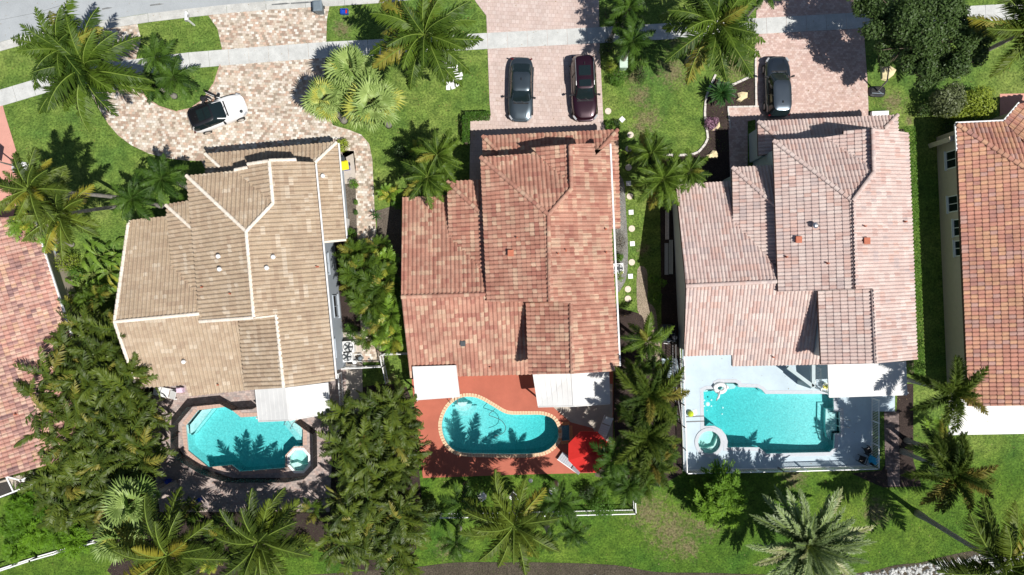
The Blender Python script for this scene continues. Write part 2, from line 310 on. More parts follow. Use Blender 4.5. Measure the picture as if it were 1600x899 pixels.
L = dict(
 coco=leaf_mat('coconut_leaf', (0.012, 0.032, 0.005, 1), (0.115, 0.155, 0.016, 1), (0.30, 0.26, 0.03, 1), 0.12, 0.5, spec=.2),
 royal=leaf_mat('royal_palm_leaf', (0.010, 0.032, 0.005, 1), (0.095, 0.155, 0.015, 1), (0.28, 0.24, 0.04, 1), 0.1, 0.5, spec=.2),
 small=leaf_mat('small_palm_leaf', (0.008, 0.030, 0.005, 1), (0.070, 0.135, 0.015, 1), None, rough=.5, spec=.2),
 fox=leaf_mat('foxtail_leaf', (0.013, 0.036, 0.006, 1), (0.105, 0.145, 0.018, 1), (0.24, 0.19, 0.04, 1), 0.1, 0.55, spec=.15),
 areca=leaf_mat('areca_leaf', (0.04, 0.10, 0.010, 1), (0.20, 0.33, 0.035, 1), (0.42, 0.38, 0.05, 1), 0.2),
 fan=leaf_mat('fan_palm_leaf', (0.11, 0.20, 0.03, 1), (0.36, 0.46, 0.15, 1), (0.50, 0.48, 0.09, 1), 0.12, 0.5, 0.12),
 date=leaf_mat('date_palm_leaf', (0.06, 0.10, 0.03, 1), (0.32, 0.40, 0.18, 1), (0.40, 0.38, 0.2, 1), 0.1),
 bop=leaf_mat('bird_of_paradise_leaf', (0.009, 0.024, 0.004, 1), (0.115, 0.155, 0.015, 1), (0.26, 0.22, 0.04, 1), 0.06, 0.5, 0.12, 0.3, 4.0),
 tree=leaf_mat('dark_tree_leaf', (0.016, 0.040, 0.010, 1), (0.075, 0.125, 0.030, 1), None, 0.1, 0.5, 0.15, scale=1.5),
 shrub=leaf_mat('shrub_leaf', (0.030, 0.09, 0.012, 1), (0.12, 0.24, 0.025, 1), None, 0.1, 0.5, 0.2, scale=2.5),
 yshrub=leaf_mat('yellow_green_shrub_leaf', (0.13, 0.19, 0.018, 1), (0.36, 0.42, 0.05, 1), None, 0.1, 0.5, 0.2, scale=2.5),
 pink=leaf_mat('purple_leaf', (0.09, 0.03, 0.06, 1), (0.40, 0.22, 0.32, 1), None, 0.1, 0.5, 0.1, scale=8),
 redl=leaf_mat('red_cordyline_leaf', (0.10, 0.02, 0.015, 1), (0.32, 0.10, 0.06, 1), None),
 sago=leaf_mat('sago_leaf', (0.012, 0.050, 0.012, 1), (0.04, 0.12, 0.025, 1), None),
 rach=plain('palm_rachis', (0.17, 0.24, 0.04, 1), 0.6, spec=.2), rachd=plain('dark_rachis', (0.06, 0.11, 0.02, 1), 0.6, spec=.2), stem=plain('green_stem', (0.16, 0.20, 0.05, 1), 0.6), drygr=leaf_mat('dry_frond', (0.20, 0.13, 0.05, 1), (0.40, 0.27, 0.10, 1)))
# ------------------------------------------------------------ roofs and houses
def clip_half(poly, ax, ay, bx, by):           # keep left of a->b (2D test on first two coords)
    out = []; n = len(poly)
    def sd(p): return (bx-ax)*(p[1]-ay) - (by-ay)*(p[0]-ax)
    for i in range(n):
        p = poly[i]; q = poly[(i+1) % n]; sp, sq = sd(p), sd(q)
        if sp >= 0: out.append(p)
        if (sp >= 0) != (sq >= 0):
            t = sp/(sp-sq); out.append(tuple(p[k]+(q[k]-p[k])*t for k in range(3)))
    return out
def inside(poly, x, y):
    c = False; n = len(poly); j = n-1
    for i in range(n):
        xi, yi = poly[i][0], poly[i][1]; xj, yj = poly[j][0], poly[j][1]
        if (yi > y) != (yj > y) and x < (xj-xi)*(y-yi)/(yj-yi)+xi: c = not c
        j = i
    return c
def inset(poly, d):                            # d>0 shrinks
    n = len(poly); A = sum(poly[i][0]*poly[(i+1) % n][1]-poly[(i+1) % n][0]*poly[i][1] for i in range(n))
    if A < 0: poly = poly[::-1]
    out = []
    for i in range(n):
        p0 = Vector(poly[i-1][:2]); p = Vector(poly[i][:2]); p1 = Vector(poly[(i+1) % n][:2])
        e0 = (p-p0).normalized(); e1 = (p1-p).normalized(); n0 = Vector((-e0.y, e0.x)); n1 = Vector((-e1.y, e1.x))
        b = n0+n1
        if b.length < 1e-3: b = n0
        b.normalize(); k = d/max(0.35, b.dot(n0)); out.append((p.x+b.x*k, p.y+b.y*k))
    return out
class Plane:
    def __init__(s, e0, e1, z, m, poly):
        s.P0 = W(*e0, z); P1 = W(*e1, z); s.z = z; s.m = m
        e = (P1-s.P0); e.z = 0; e.normalize(); n = Vector((-e.y, e.x, 0))
        cx = sum(p[0] for p in poly)/len(poly); cy = sum(p[1] for p in poly)/len(poly)
        if (W(cx, cy, z+0.6)-s.P0).dot(n) < 0: n = -n
        s.n = n; s.U = e; s.V = Vector((n.x, n.y, m)).normalized(); s.N = s.U.cross(s.V)
        if s.N.z < 0: s.U = -s.U; s.N = -s.N
        s.pts = [s.ray(*p) for p in poly]
        s.uv = [((P-s.P0).dot(s.U), (P-s.P0).dot(s.V)) for P in s.pts]
        A = sum(s.uv[i][0]*s.uv[(i+1) % len(s.uv)][1]-s.uv[(i+1) % len(s.uv)][0]*s.uv[i][1] for i in range(len(s.uv)))
        if A < 0: s.uv.reverse(); s.pts.reverse()
    def ray(s, px, py):
        r = Vector(((px-800)/FP, -(py-449.5)/FP, 0)); p0 = Vector((s.P0.x, s.P0.y, 0))
        d = (CAMH-s.z+s.m*p0.dot(s.n))/(1+s.m*r.dot(s.n)); return Vector((r.x*d, r.y*d, CAMH-d))
    def h(s, x, y): return s.z+s.m*((x-s.P0.x)*s.n.x+(y-s.P0.y)*s.n.y)
    def to3(s, u, v, w_): return s.P0+s.U*u+s.V*v+s.N*w_
def tile_faces(Wt, Lt, a, raise_=0.045, u0=0.0, v0=0.0, ov=0.03):
    prof = [(0, -.25), (0.11, .55), (0.36, 1.0), (0.62, .55), (0.76, -.25), (0.88, -.35), (1, -.25)]
    B = [(u0+p*Wt, v0, q*a+raise_) for p, q in prof]; T = [(u0+p*Wt, v0+Lt+ov, q*a) for p, q in prof]
    F = [[B[i], B[i+1], T[i+1], T[i]] for i in range(len(prof)-1)]
    F += [[(B[i][0], v0+0.003, -0.025), (B[i+1][0], v0+0.003, -0.025), B[i+1], B[i]] for i in range(len(prof)-1)]
    return F
def pal_pick(pal, r):
    t = sum(w_ for _, w_ in pal); x = r.random()*t
    for i, (c, w_) in enumerate(pal):
        x -= w_
        if x <= 0: return i
    return 0
def cap_faces(Lc, r_, h=0.12):                 # half-barrel along +x, lying on z=0
    n = 5; A = []; B = []
    for i in range(n+1):
        an = PI*i/n; A.append((0, math.cos(an)*r_, math.sin(an)*h+0.03)); B.append((Lc+0.03, math.cos(an)*r_*0.88, math.sin(an)*h*0.85))
    V = A+B; F = [(i, i+n+1, i+n+2, i+1) for i in range(n)]
    F.append(tuple(range(n+1))); return V, F
def build_roof(house, planes, pal, tw, tl, a, mats, caps=(), cap_pal=None, capL=0.36, caprad=0.15, seed=1, single=300, patch=0.5):
    r = random.Random(seed); tm, um = mats; org = ORG[house]
    deck = MB()
    for P in planes:
        tris = tessellate_polygon([[Vector((u, v, 0)) for u, v in P.uv]])
        for t in tris:
            q = [P.to3(*P.uv[k], -0.03) for k in t]
            if (q[1]-q[0]).cross(q[2]-q[0]).z < 0: q.reverse()
            deck.face(q); q2 = [p+Vector((0, 0, -0.2)) for p in q][::-1]; deck.face(q2)
        n = len(P.uv)
        for i in range(n):
            a0 = P.to3(*P.uv[i], -0.03); b0 = P.to3(*P.uv[(i+1) % n], -0.03); dz = Vector((0, 0, -0.2)); deck.face([a0+dz, b0+dz, b0, a0])
    roof = deck.build('roof', [um], house)
    full = []; rest = MB(); cols = [c for c, _ in pal]
    for pi, P in enumerate(planes):
        us = [u for u, _ in P.uv]; vs = [v for _, v in P.uv]; u0, u1, v0, v1 = min(us), max(us), min(vs), max(vs)
        if v0 > -0.12 and v0 < 0.3: v0 = v0
        tris = [[P.uv[k] for k in t] for t in tessellate_polygon([[Vector((u, v, 0)) for u, v in P.uv]])]
        tris = [t if (t[1][0]-t[0][0])*(t[2][1]-t[0][1])-(t[1][1]-t[0][1])*(t[2][0]-t[0][0]) > 0 else t[::-1] for t in tris]
        row = 0; v = v0; runc = {}
        while v < v1:
            col = 0; u = u0 - r.random()*0.0
            while u < u1:
                key = runc.get(col)
                if key is None or r.random() > patch: key = pal_pick(pal, r)
                runc[col+1] = key if r.random() < patch else pal_pick(pal, r)
                e = 0.02; cs = [(u+e, v+e), (u+tw-e, v+e), (u+tw-e, v+tl-e), (u+e, v+tl-e)]
                ins = [inside(P.uv, *c) for c in cs]
                crossing = False
                if all(ins):
                    for q in P.uv:
                        if u+e < q[0] < u+tw-e and v+e < q[1] < v+tl-e: crossing = True
                if all(ins) and not crossing: full.append((P, u, v, key))
                else:
                    bx = (u, v, u+tw, v+tl+0.03)
                    near = any(ins) or inside(P.uv, u+tw/2, v+tl/2) or any(bx[0]-0.01 <= q[0] <= bx[2]+0.01 and bx[1]-0.01 <= q[1] <= bx[3]+0.01 for q in P.uv)
                    if not near:
                        for i in range(len(P.uv)):
                            p = P.uv[i]; q = P.uv[(i+1) % len(P.uv)]
                            if max(p[0], q[0]) > bx[0] and min(p[0], q[0]) < bx[2] and max(p[1], q[1]) > bx[1] and min(p[1], q[1]) < bx[3]: near = True; break
                    if near:
                        rest.cc = cols[key]
                        for t in tris:
                            if max(c[0] for c in t) < u or min(c[0] for c in t) > u+tw or max(c[1] for c in t) < v or min(c[1] for c in t) > v+tl+.03: continue
                            for F in tile_faces(tw, tl, a, 0.045, u, v):
                                G = F
                                for i in range(3):
                                    G = clip_half(G, *t[i], *t[(i+1) % 3])
                                    if len(G) < 3: break
                                if len(G) >= 3:
                                    G = [g for i, g in enumerate(G) if sum((g[k]-G[i-1][k])**2 for k in range(3)) > 1e-9]
                                    if len(G) >= 3: rest.face([P.to3(*g) for g in G])
                u += tw; col += 1
            v += tl; row += 1
    full.sort(key=lambda t: (t[0].to3(t[1], t[2], 0) - Vector((0, 0, CAMH))).length)
    vis = [t for t in full if abs(t[0].to3(t[1], t[2], 0).x/(CAMH-t[0].to3(t[1], t[2], 0).z)*FP) < 798 and abs(t[0].to3(t[1], t[2], 0).y/(CAMH-t[0].to3(t[1], t[2], 0).z)*FP) < 447]
    pick = set(id(t) for t in vis[:single])
    base = []
    for c in cols:
        t = MB(); t.cc = c
        for F in tile_faces(tw, tl, a): t.face(F)
        base.append(t.mesh('roof_tile', [tm]))
    for t in full:
        P, u, v, key = t
        if id(t) in pick:
            o = link('roof_tile', base[key], roof); MM = Matrix((P.U, P.V, P.N)).transposed().to_4x4(); MM.translation = P.to3(u, v, 0) - org
            o.matrix_local = MM
        else:
            rest.cc = cols[key]
            for F in tile_faces(tw, tl, a, 0.045, u, v): rest.face([P.to3(*g) for g in F])
    tag(rest.build('roof_tiles', [tm], roof), kind='stuff')
    # ridge and hip caps, one piece after another
    cpal = cap_pal or pal; cb = []
    V, F = cap_faces(capL, caprad)
    for c, _ in cpal:
        t = MB(); t.cc = c; t.raw(V, F); cb.append(t.mesh('ridge_tile', [tm]))
    for (p, q) in caps:
        d = q-p; n = max(1, int(round(d.length/capL))); x = d.normalized(); y = Vector((0, 0, 1)).cross(x).normalized(); z = x.cross(y)
        lowfirst = p.z <= q.z
        if not lowfirst: p, q = q, p; x = -x; y = Vector((0, 0, 1)).cross(x).normalized(); z = x.cross(y)
        st = (q-p)/n
        for i in range(n):
            o = link('ridge_tile', cb[pal_pick(cpal, r)], roof); MM = Matrix((x, y, z)).transposed().to_4x4(); MM.translation = p+st*i+Vector((0, 0, 0.04)) - org
            sc = st.length/capL; MM = MM @ Matrix.Diagonal((sc, 1, 1, 1)); o.matrix_local = MM
    return roof
def walls(house, foot, planes, mat, d=0.45, top=None, name='wall', z0=0.0):
    fp = inset([(p.x, p.y) for p in foot], d); mb = MB()
    def ht(x, y):
        hs = [P.h(x, y) for P in planes if inside([(q.x, q.y) for q in P.pts], x, y)]
        return (max(hs) if hs else (top or 2.8)) - 0.24
    for i in range(len(fp)):
        a_ = Vector(fp[i]); b_ = Vector(fp[(i+1) % len(fp)]); n = max(1, int((b_-a_).length/0.5)); pr = a_; ph = ht(*(a_+(b_-a_)*0.001))
        for k in range(1, n+1):
            q = a_+(b_-a_)*(k/n if k < n else 0.999); hq = ht(*q)
            mb.face([(pr.x, pr.y, z0), (q.x, q.y, z0), (q.x, q.y, hq), (pr.x, pr.y, ph)]); pr, ph = q, hq
    mb.build(name, mat, house); return fp
def window(parent, c, wd, hg, dirv, nrm, frame_mat, bars=1):
    """a framed window centred at c, width along dirv, facing nrm"""
    c = Vector(c); x = Vector(dirv).normalized(); y = Vector(nrm).normalized(); z = Vector((0, 0, 1)); t = 0.07
    f = MB(); M3 = Matrix((x, y, z)).transposed()
    for s_ in (-1, 1):
        f.box(c+x*s_*(wd/2)+y*0.03, (t, 0.09, hg+t), rot=M3); f.box(c+z*s_*(hg/2)+y*0.031, (wd-t, 0.088, t), rot=M3)
    for k in range(bars): f.box(c+x*(wd*((k+1)/(bars+1)-0.5))+y*0.03, (t*.7, 0.07, hg-t), rot=M3)
    fo = f.build('window', frame_mat, parent); g = MB(); g.box(c+y*0.01, (wd-t, 0.03, hg-t), rot=M3); g.build('pane', M['glass'], fo)
    f = MB(); f.box(c-z*(hg/2+0.09)+y*0.07, (wd+0.2, 0.16, 0.06), rot=M3); f.build('sill', frame_mat, fo)
def gutter(house, a_, b_, col, wd=0.11):
    g = MB(); g.bar(a_, b_, wd, 0.11); g.build('gutter', col, house)
def vent(house, P, px, py, kind):
    p = P.ray(px, py); m = MB()
    if kind == 'pipe': m.cyl(p-Vector((0, 0, .1)), 0.05, 0.42, 10); m.cyl(p-Vector((0, 0, .02)), 0.12, 0.1, 10, 0.06); mt = M['terra']
    elif kind == 'white': m.cyl(p-Vector((0, 0, .1)), 0.10, 0.45, 12); m.cyl(p+Vector((0, 0, .33)), 0.16, 0.09, 12, 0.10); mt = M['white']
    elif kind == 'metal': m.cyl(p-Vector((0, 0, .1)), 0.13, 0.45, 14); m.lathe(p+Vector((0, 0, .33)), [(0.2, 0), (0.2, 0.07), (0.1, 0.14), (0.001, 0.15)], 14); mt = M['steel']
    elif kind == 'dark': m.box(p+Vector((0, 0, .08)), (0.3, 0.3, 0.2)); m.box(p+Vector((0, 0, .2)), (0.36, 0.36, 0.04)); mt = M['dgrey']
    else: m.box(p+Vector((0, 0, .12)), (0.32, 0.36, 0.24)); m.box(p+Vector((0, 0, .26)), (0.4, 0.44, 0.05)); mt = M['terra']
    m.build('roof_vent', mt, house)
def C3(*a): return srgb(*a)

T2 = tile_mat('salmon_roof_tile'); T3 = tile_mat('pale_rose_roof_tile', 0.75, 0.10); T1 = tile_mat('tan_roof_tile', 0.75, 0.12); T4 = tile_mat('orange_roof_tile'); T5 = tile_mat('rose_brown_roof_tile')

# ---- H2: middle house, salmon tiles
h2 = thing('house', 'middle two-storey house with mottled salmon tile roof and red pool deck', 'house', W(845, 420))
D2 = Plane((751, 246), (761, 471), 5.5, .38, [(751, 246), (857, 336), (859, 472), (761, 471.5)])
F2 = Plane((751, 246), (829, 241), 5.5, .38, [(751, 246), (829, 240.5), (838, 236), (893, 283), (893, 295), (857, 336)])
L2 = Plane((830, 231), (833, 300), 5.5, .33, [(830, 231), (889, 226), (893, 294)])
R2 = Plane((951, 224), (967, 583), 5.5, .38, [(889, 226), (928, 224), (930, 243), (951, 224), (957, 400), (967, 570), (960, 580), (894, 584), (891, 474), (859, 472), (857, 336), (893, 294)])
E2 = Plane((822, 475), (826, 585), 5.5, .38, [(822, 473), (859, 472), (891, 474), (894, 584), (826, 585)])
G2 = Plane((754, 213), (965, 203), 2.9, .38, [(754, 213), (965, 203), (929, 243), (929, 264), (779, 264), (779, 238)])
GL2 = Plane((754, 213), (755, 262), 2.9, .38, [(754, 213), (779, 238), (779, 262), (755, 262)])
GR2 = Plane((965, 203), (969, 357), 2.9, .38, [(965, 203), (969, 357), (934, 360), (929, 243)])
A2 = Plane((629, 309), (705, 306), 2.9, .34, [(629, 309), (706, 306), (716, 380), (765, 428), (775, 430), (775, 459), (627, 464)])
B2 = Plane((699, 284), (702, 385), 3.9, .38, [(699, 284), (757, 340), (775, 355), (775, 435), (757, 433), (702, 385)])
BF2 = Plane((699, 284), (745, 282), 3.9, .38, [(699, 284), (775, 280.5), (775, 355), (757, 340)])
C2 = Plane((641, 592), (824, 585), 2.95, .41, [(627, 464.5), (775, 459.5), (840, 462), (845, 584), (641, 590)])
zc = lambda P, x, y: P.ray(x, y)
caps2 = [(D2.ray(751, 246), D2.ray(857, 336)), (D2.ray(857, 336), D2.ray(859, 472)), (R2.ray(893, 295), R2.ray(857, 336)), (R2.ray(891, 228), R2.ray(893, 293)),
         (E2.ray(892, 475), E2.ray(894, 584)), (A2.ray(627, 464.5), A2.ray(758, 460)), (B2.ray(699, 284), B2.ray(754, 336)), (G2.ray(965, 203), G2.ray(932, 240)), (G2.ray(754, 213), G2.ray(778, 237))]
P2 = [(C3(180, 134, 115), 6), (C3(173, 124, 106), 5), (C3(186, 144, 124), 4), (C3(196, 164, 140), 2.2), (C3(164, 112, 97), 1.6), (C3(190, 153, 130), 2)]
build_roof(h2, [D2, F2, L2, R2, E2, G2, GL2, GR2, A2, B2, BF2, C2], P2, 0.295, 0.335, 0.065, (T2, M['under']), caps2, seed=2)
walls(h2, [D2.ray(751, 246), W(829, 241, 5.5), W(829, 228, 5.5), W(953, 222, 5.5), W(966, 582, 5.5), W(825, 585, 5.5), W(822, 474, 5.5), W(761, 472, 5.5)], [D2, F2, L2, R2, E2], M['w2'], .45, 5.5)
walls(h2, [W(754, 213, 2.9), W(965, 203, 2.9), W(969, 357, 2.9), W(900, 357, 2.9), W(900, 300, 2.9), W(756, 300, 2.9)], [G2, GR2, GL2], M['w2'], .45, 2.9)
walls(h2, [W(629, 309, 2.9), W(699, 307, 2.9), W(699, 285, 3.9), W(800, 280, 3.9), W(845, 584, 2.95), W(641, 591, 2.95)], [A2, B2, BF2, C2], M['w2'], .45, 2.9)
gutter(h2, W(952.5, 225, 5.5)+Vector((.06, 0, -.02)), W(967.5, 572, 5.5)+Vector((.06, 0, -.02)), M['white'])
for a_ in ((808, 372, D2), (798, 396, D2), (884, 391, R2), (872, 397, R2), (946, 358, R2), (947, 395, R2)): vent(h2, a_[2], a_[0], a_[1], 'pipe' if a_[0] != 798 else 'hood')
vent(h2, C2, 723.6, 537, 'dark'); vent(h2, C2, 766, 574, 'pipe')

# ---- H3: right-hand house, pale rose tiles
h3 = thing('house', 'two-storey house with pale rose tile roof and pale blue rectangular pool deck', 'house', W(1250, 390))
D3 = Plane((1208, 220), (1216, 456), 5.5, .38, [(1208, 220), (1332, 314), (1336, 452), (1216, 456)])
F3 = Plane((1208, 220), (1288.6, 215), 5.5, .38, [(1208, 220), (1288.6, 215.5), (1300, 213), (1365, 258), (1365, 269), (1332, 314)])
L3 = Plane((1289, 215), (1291, 290), 5.5, .34, [(1289, 215), (1318, 210), (1318, 205), (1362, 200.5), (1365, 269)])
R3 = Plane((1419, 208), (1432, 562), 5.5, .38, [(1362, 200), (1419, 208), (1432.5, 562), (1368, 568), (1363, 451), (1336, 452), (1332, 314), (1365, 269)])
E3 = Plane((1278, 455), (1283, 570), 5.5, .38, [(1278, 455), (1336, 452), (1363, 451), (1368, 568), (1283, 570)])
G3 = Plane((1184, 190), (1402, 180), 2.9, .38, [(1184, 190), (1402, 180), (1381, 202), (1378, 238), (1222, 242), (1222, 221)])
GL3 = Plane((1184, 190), (1185, 243), 2.9, .38, [(1184, 190), (1222, 221), (1222, 240), (1206, 240), (1185, 244)])
GR3 = Plane((1402, 180), (1404, 230), 2.9, .38, [(1402, 180), (1404, 232), (1378, 236), (1381, 202)])
A3 = Plane((1056, 289), (1143, 285), 2.9, .34, [(1056, 289), (1150, 283), (1160, 358), (1222, 430), (1230, 436), (1072, 447)])
B3 = Plane((1144, 262), (1146, 360), 3.9, .38, [(1144, 262), (1218, 328), (1228, 338), (1230, 447), (1213, 437), (1146, 360)])
BF3 = Plane((1144, 262), (1186, 260.5), 3.9, .38, [(1144, 262), (1228, 258), (1228, 338), (1218, 328)])
C3_ = Plane((1069, 574), (1275, 570), 2.95, .40, [(1072, 447), (1296, 438), (1296, 569), (1144, 572), (1144, 554), (1069, 557)])
caps3 = [(D3.ray(1208, 220), D3.ray(1332, 314)), (D3.ray(1333, 314), D3.ray(1336, 452)), (R3.ray(1365, 269), R3.ray(1332, 314)), (R3.ray(1363, 202), R3.ray(1365, 269)),
         (E3.ray(1363, 452), E3.ray(1368, 568)), (A3.ray(1072, 447), A3.ray(1213, 440)), (B3.ray(1144, 262), B3.ray(1212, 322)), (G3.ray(1402, 180), G3.ray(1382, 201)), (G3.ray(1184, 190), G3.ray(1220, 220))]
P3 = [(C3(200, 180, 172), 6), (C3(196, 174, 166), 5), (C3(205, 188, 180), 3), (C3(190, 162, 153), 1.4), (C3(198, 169, 158), 1.5), (C3(186, 169, 164), 1)]
build_roof(h3, [D3, F3, L3, R3, E3, G3, GL3, GR3, A3, B3, BF3, C3_], P3, 0.25, 0.46, 0.065, (T3, M['under']), caps3, seed=3)
f3 = walls(h3, [D3.ray(1208, 220), W(1288, 214, 5.5), W(1362, 203, 5.5), W(1419, 208, 5.5), W(1432, 562, 5.5), W(1283, 570, 5.5), W(1278, 455, 5.5), W(1216, 456, 5.5)], [D3, F3, L3, R3, E3], M['w3'], .45, 5.5)
walls(h3, [W(1184, 190, 2.9), W(1402, 180, 2.9), W(1404, 240, 2.9), W(1186, 250, 2.9)], [G3, GL3, GR3], M['w3'], .3, 2.9)
walls(h3, [W(1056, 289, 2.9), W(1144, 286, 2.9), W(1144, 262, 3.9), W(1228, 258, 3.9), W(1240, 556, 2.95), W(1069, 557, 2.95)], [A3, B3, BF3, C3_], M['w3'], .35, 2.9)
vent(h3, D3, 1271, 353, 'metal'); vent(h3, D3, 1246, 375, 'hood'); vent(h3, R3, 1352, 377, 'hood'); vent(h3, D3, 1228, 402, 'pipe'); vent(h3, D3, 1292, 412, 'pipe'); vent(h3, R3, 1350, 354, 'pipe'); vent(h3, R3, 1413, 347, 'pipe'); vent(h3, C3_, 1207, 558, 'pipe')
c = (W(1067, 453, 2.9)+Vector((0.36, 0, -1.2))); window(h3, c, 1.3, 1.2, (0.03, -1, 0), (-1, -0.03, 0), M['w3'])

# ---- H1: left house, tan tiles with white caps
h1 = thing('house', 'two-storey house with tan tile roof, white ridge caps and angular pool', 'house', W(370, 420))
D1 = Plane((292, 275), (313, 503), 5.3, .38, [(292, 275), (384, 361), (397, 497), (313, 503)])
F1 = Plane((292, 275), (367, 267.5), 5.3, .38, [(292, 275), (367, 267.5), (377, 264), (426, 307), (427, 318), (384, 361)])
L1 = Plane((366, 266), (371, 330), 5.3, .38, [(367, 266), (388, 262), (388, 256), (420, 251), (427, 318)])
R1 = Plane((491, 254), (523, 594), 5.3, .38, [(420, 251), (463, 249), (464, 253), (491, 254), (523, 595), (444, 606), (432, 492), (397, 496), (384, 361), (427, 318)])
E1 = Plane((374, 503), (383, 609), 5.3, .38, [(374, 501), (397, 497), (432, 492), (444, 606), (383, 610)])
G1 = Plane((321, 241), (527, 222), 2.9, .38, [(321, 241), (527, 222), (492, 255), (480, 268), (345, 285), (345, 263)])
GL1 = Plane((321, 241), (319, 274), 2.9, .38, [(321, 241), (345, 263), (345, 285), (322, 287)])
GR1 = Plane((527, 222), (540, 373), 2.9, .38, [(527, 222), (540, 373), (501, 377), (478, 268), (492, 255)])
A1 = Plane((201, 345), (261, 339), 2.9, .34, [(201, 345), (266, 338), (278, 412), (318, 455), (325, 470), (325, 489), (179, 503)])
B1 = Plane((260, 320), (268, 410), 4.1, .40, [(260, 320), (300, 357), (320, 374), (325, 478), (309, 462), (269, 420)])
BF1 = Plane((260, 320), (294, 313), 4.1, .40, [(260, 320), (320, 310), (320, 374), (300, 357)])
C1 = Plane((213, 612), (382, 609), 2.9, .44, [(179, 503), (400, 484), (400, 608), (297, 619), (291, 601), (215, 607)])
caps1 = [(D1.ray(292, 275), D1.ray(384, 361)), (D1.ray(385, 361), D1.ray(397, 496)), (R1.ray(427, 318), R1.ray(385, 362)), (R1.ray(421, 252), R1.ray(427, 318)), (E1.ray(432, 492), E1.ray(443.5, 605)),
         (A1.ray(179, 503), A1.ray(312, 490.5)), (B1.ray(260, 321), B1.ray(300, 357)), (G1.ray(321, 241), G1.ray(344, 262)), (G1.ray(526, 223), G1.ray(493, 254)),
         (D1.ray(313, 502.5), D1.ray(397, 496.5)), (E1.ray(399, 496), E1.ray(432, 492)), (A1.ray(202, 345), A1.ray(180, 502)), (L1.ray(388, 257), L1.ray(420, 252)), (R1.ray(421, 251), R1.ray(463, 250)), (L1.ray(368, 266), L1.ray(388, 262)), (C1.ray(180, 504), C1.ray(215, 606))]
P1 = [(C3(175, 156, 133), 8), (C3(169, 149, 127), 6), (C3(180, 162, 140), 4), (C3(192, 177, 157), 0.9), (C3(163, 142, 121), 1.0)]
build_roof(h1, [D1, F1, L1, R1, E1, G1, GL1, GR1, A1, B1, BF1, C1], P1, 0.295, 0.30, 0.075, (T1, M['under1']), caps1, cap_pal=[(C3(226, 214, 198), 1), (C3(232, 222, 208), 1)], capL=0.4, caprad=0.13, seed=4, patch=0.6)
f1 = walls(h1, [D1.ray(292, 275), W(367, 265, 5.3), W(420, 252, 5.3), W(491, 254, 5.3), W(523, 594, 5.3), W(383, 609, 5.3), W(374, 503, 5.3), W(313, 503, 5.3)], [D1, F1, L1, R1, E1], M['w1'], .42, 5.3)
walls(h1, [W(321, 241, 2.9), W(527, 223, 2.9), W(540, 372, 2.9), W(470, 380, 2.9), W(322, 290, 2.9)], [G1, GL1, GR1], M['w1'], .35, 2.9)
walls(h1, [W(202, 345, 2.9), W(261, 339, 2.9), W(260, 322, 3.9), W(330, 315, 3.9), W(395, 607, 2.9), W(291, 601, 2.9), W(215, 606, 2.9), W(180, 503, 5.0)], [A1, B1, BF1, C1], M['w1'], .35, 2.9)
gutter(h1, W(492, 256, 5.3)+Vector((.08, 0, -.02)), W(524, 592, 5.3)+Vector((.08, 0, -.02)), M['white'], 0.1)
gutter(h1, W(528, 224, 2.9)+Vector((.06, 0, -.02)), W(541, 373, 2.9)+Vector((.06, 0, -.02)), M['white'], 0.1)
gutter(h1, W(505, 378, 2.9)+Vector((.0, -.05, .3)), W(541, 374, 2.9)+Vector((.0, -.05, 0)), M['cream'], 0.16)
for x, y, k in ((343.6, 401, 'white'), (345.5, 421, 'white'), (419, 419, 'white'), (429, 402, 'white'), (496, 417, 'pipe')): vent(h1, D1 if x < 390 else R1, x, y, k)
for x, y in ((317, 449), (361, 459)): vent(h1, D1, x, y, 'pipe')
vent(h1, C1, 289.7, 565, 'white'); vent(h1, C1, 342, 601, 'pipe'); vent(h1, GR1, 506, 276, 'white')
_a = W(491, 254, 5.3); _b = W(523, 594, 5.3); f1d = (_b-_a).normalized(); f1n = Vector((-f1d.y, f1d.x, 0))
def f1w(y, z):
    t = (W(0, y, z).y-_a.y)/(_b.y-_a.y); p = _a+(_b-_a)*t-f1n*.42; p.z = z; return p
window(h1, f1w(411, 3.3), 1.4, 1.2, f1d, f1n, M['w1']); window(h1, f1w(478, 1.6), 1.6, 1.2, f1d, f1n, M['w1']); window(h1, f1w(545, 3.6), 1.2, 1.0, f1d, f1n, M['w1'])

# ---- N1: neighbour at the far left
n1 = thing('house', 'neighbouring house cut off by left frame edge, roof of mixed pink and brown tiles', 'house', W(-20, 560))
N1A = Plane((48, 338), (109, 522), 2.9, .38, [(44, 338), (52, 338), (109, 522), (168, 700), (45, 735), (-180, 800), (-180, 350)])
build_roof(n1, [N1A], [(C3(196, 158, 144), 5), (C3(188, 142, 128), 4), (C3(168, 130, 122), 3), (C3(206, 174, 154), 2), (C3(148, 116, 112), 1.6), (C3(198, 160, 136), 2)], 0.30, 0.33, 0.065, (T5, M['under']), seed=5, patch=0.2)
walls(n1, [W(-180, 350, 2.9), W(50, 338, 2.9), W(166, 700, 2.9), W(45, 735, 2.9), W(-180, 800, 2.9)], [N1A], M['w4'], .35, 2.9)
gutter(n1, W(50, 338, 2.9)+Vector((.07, 0, -.02)), W(167, 698, 2.9)+Vector((.07, 0, -.02)), M['white'], 0.12)
vent(n1, N1A, 27, 647, 'pipe')
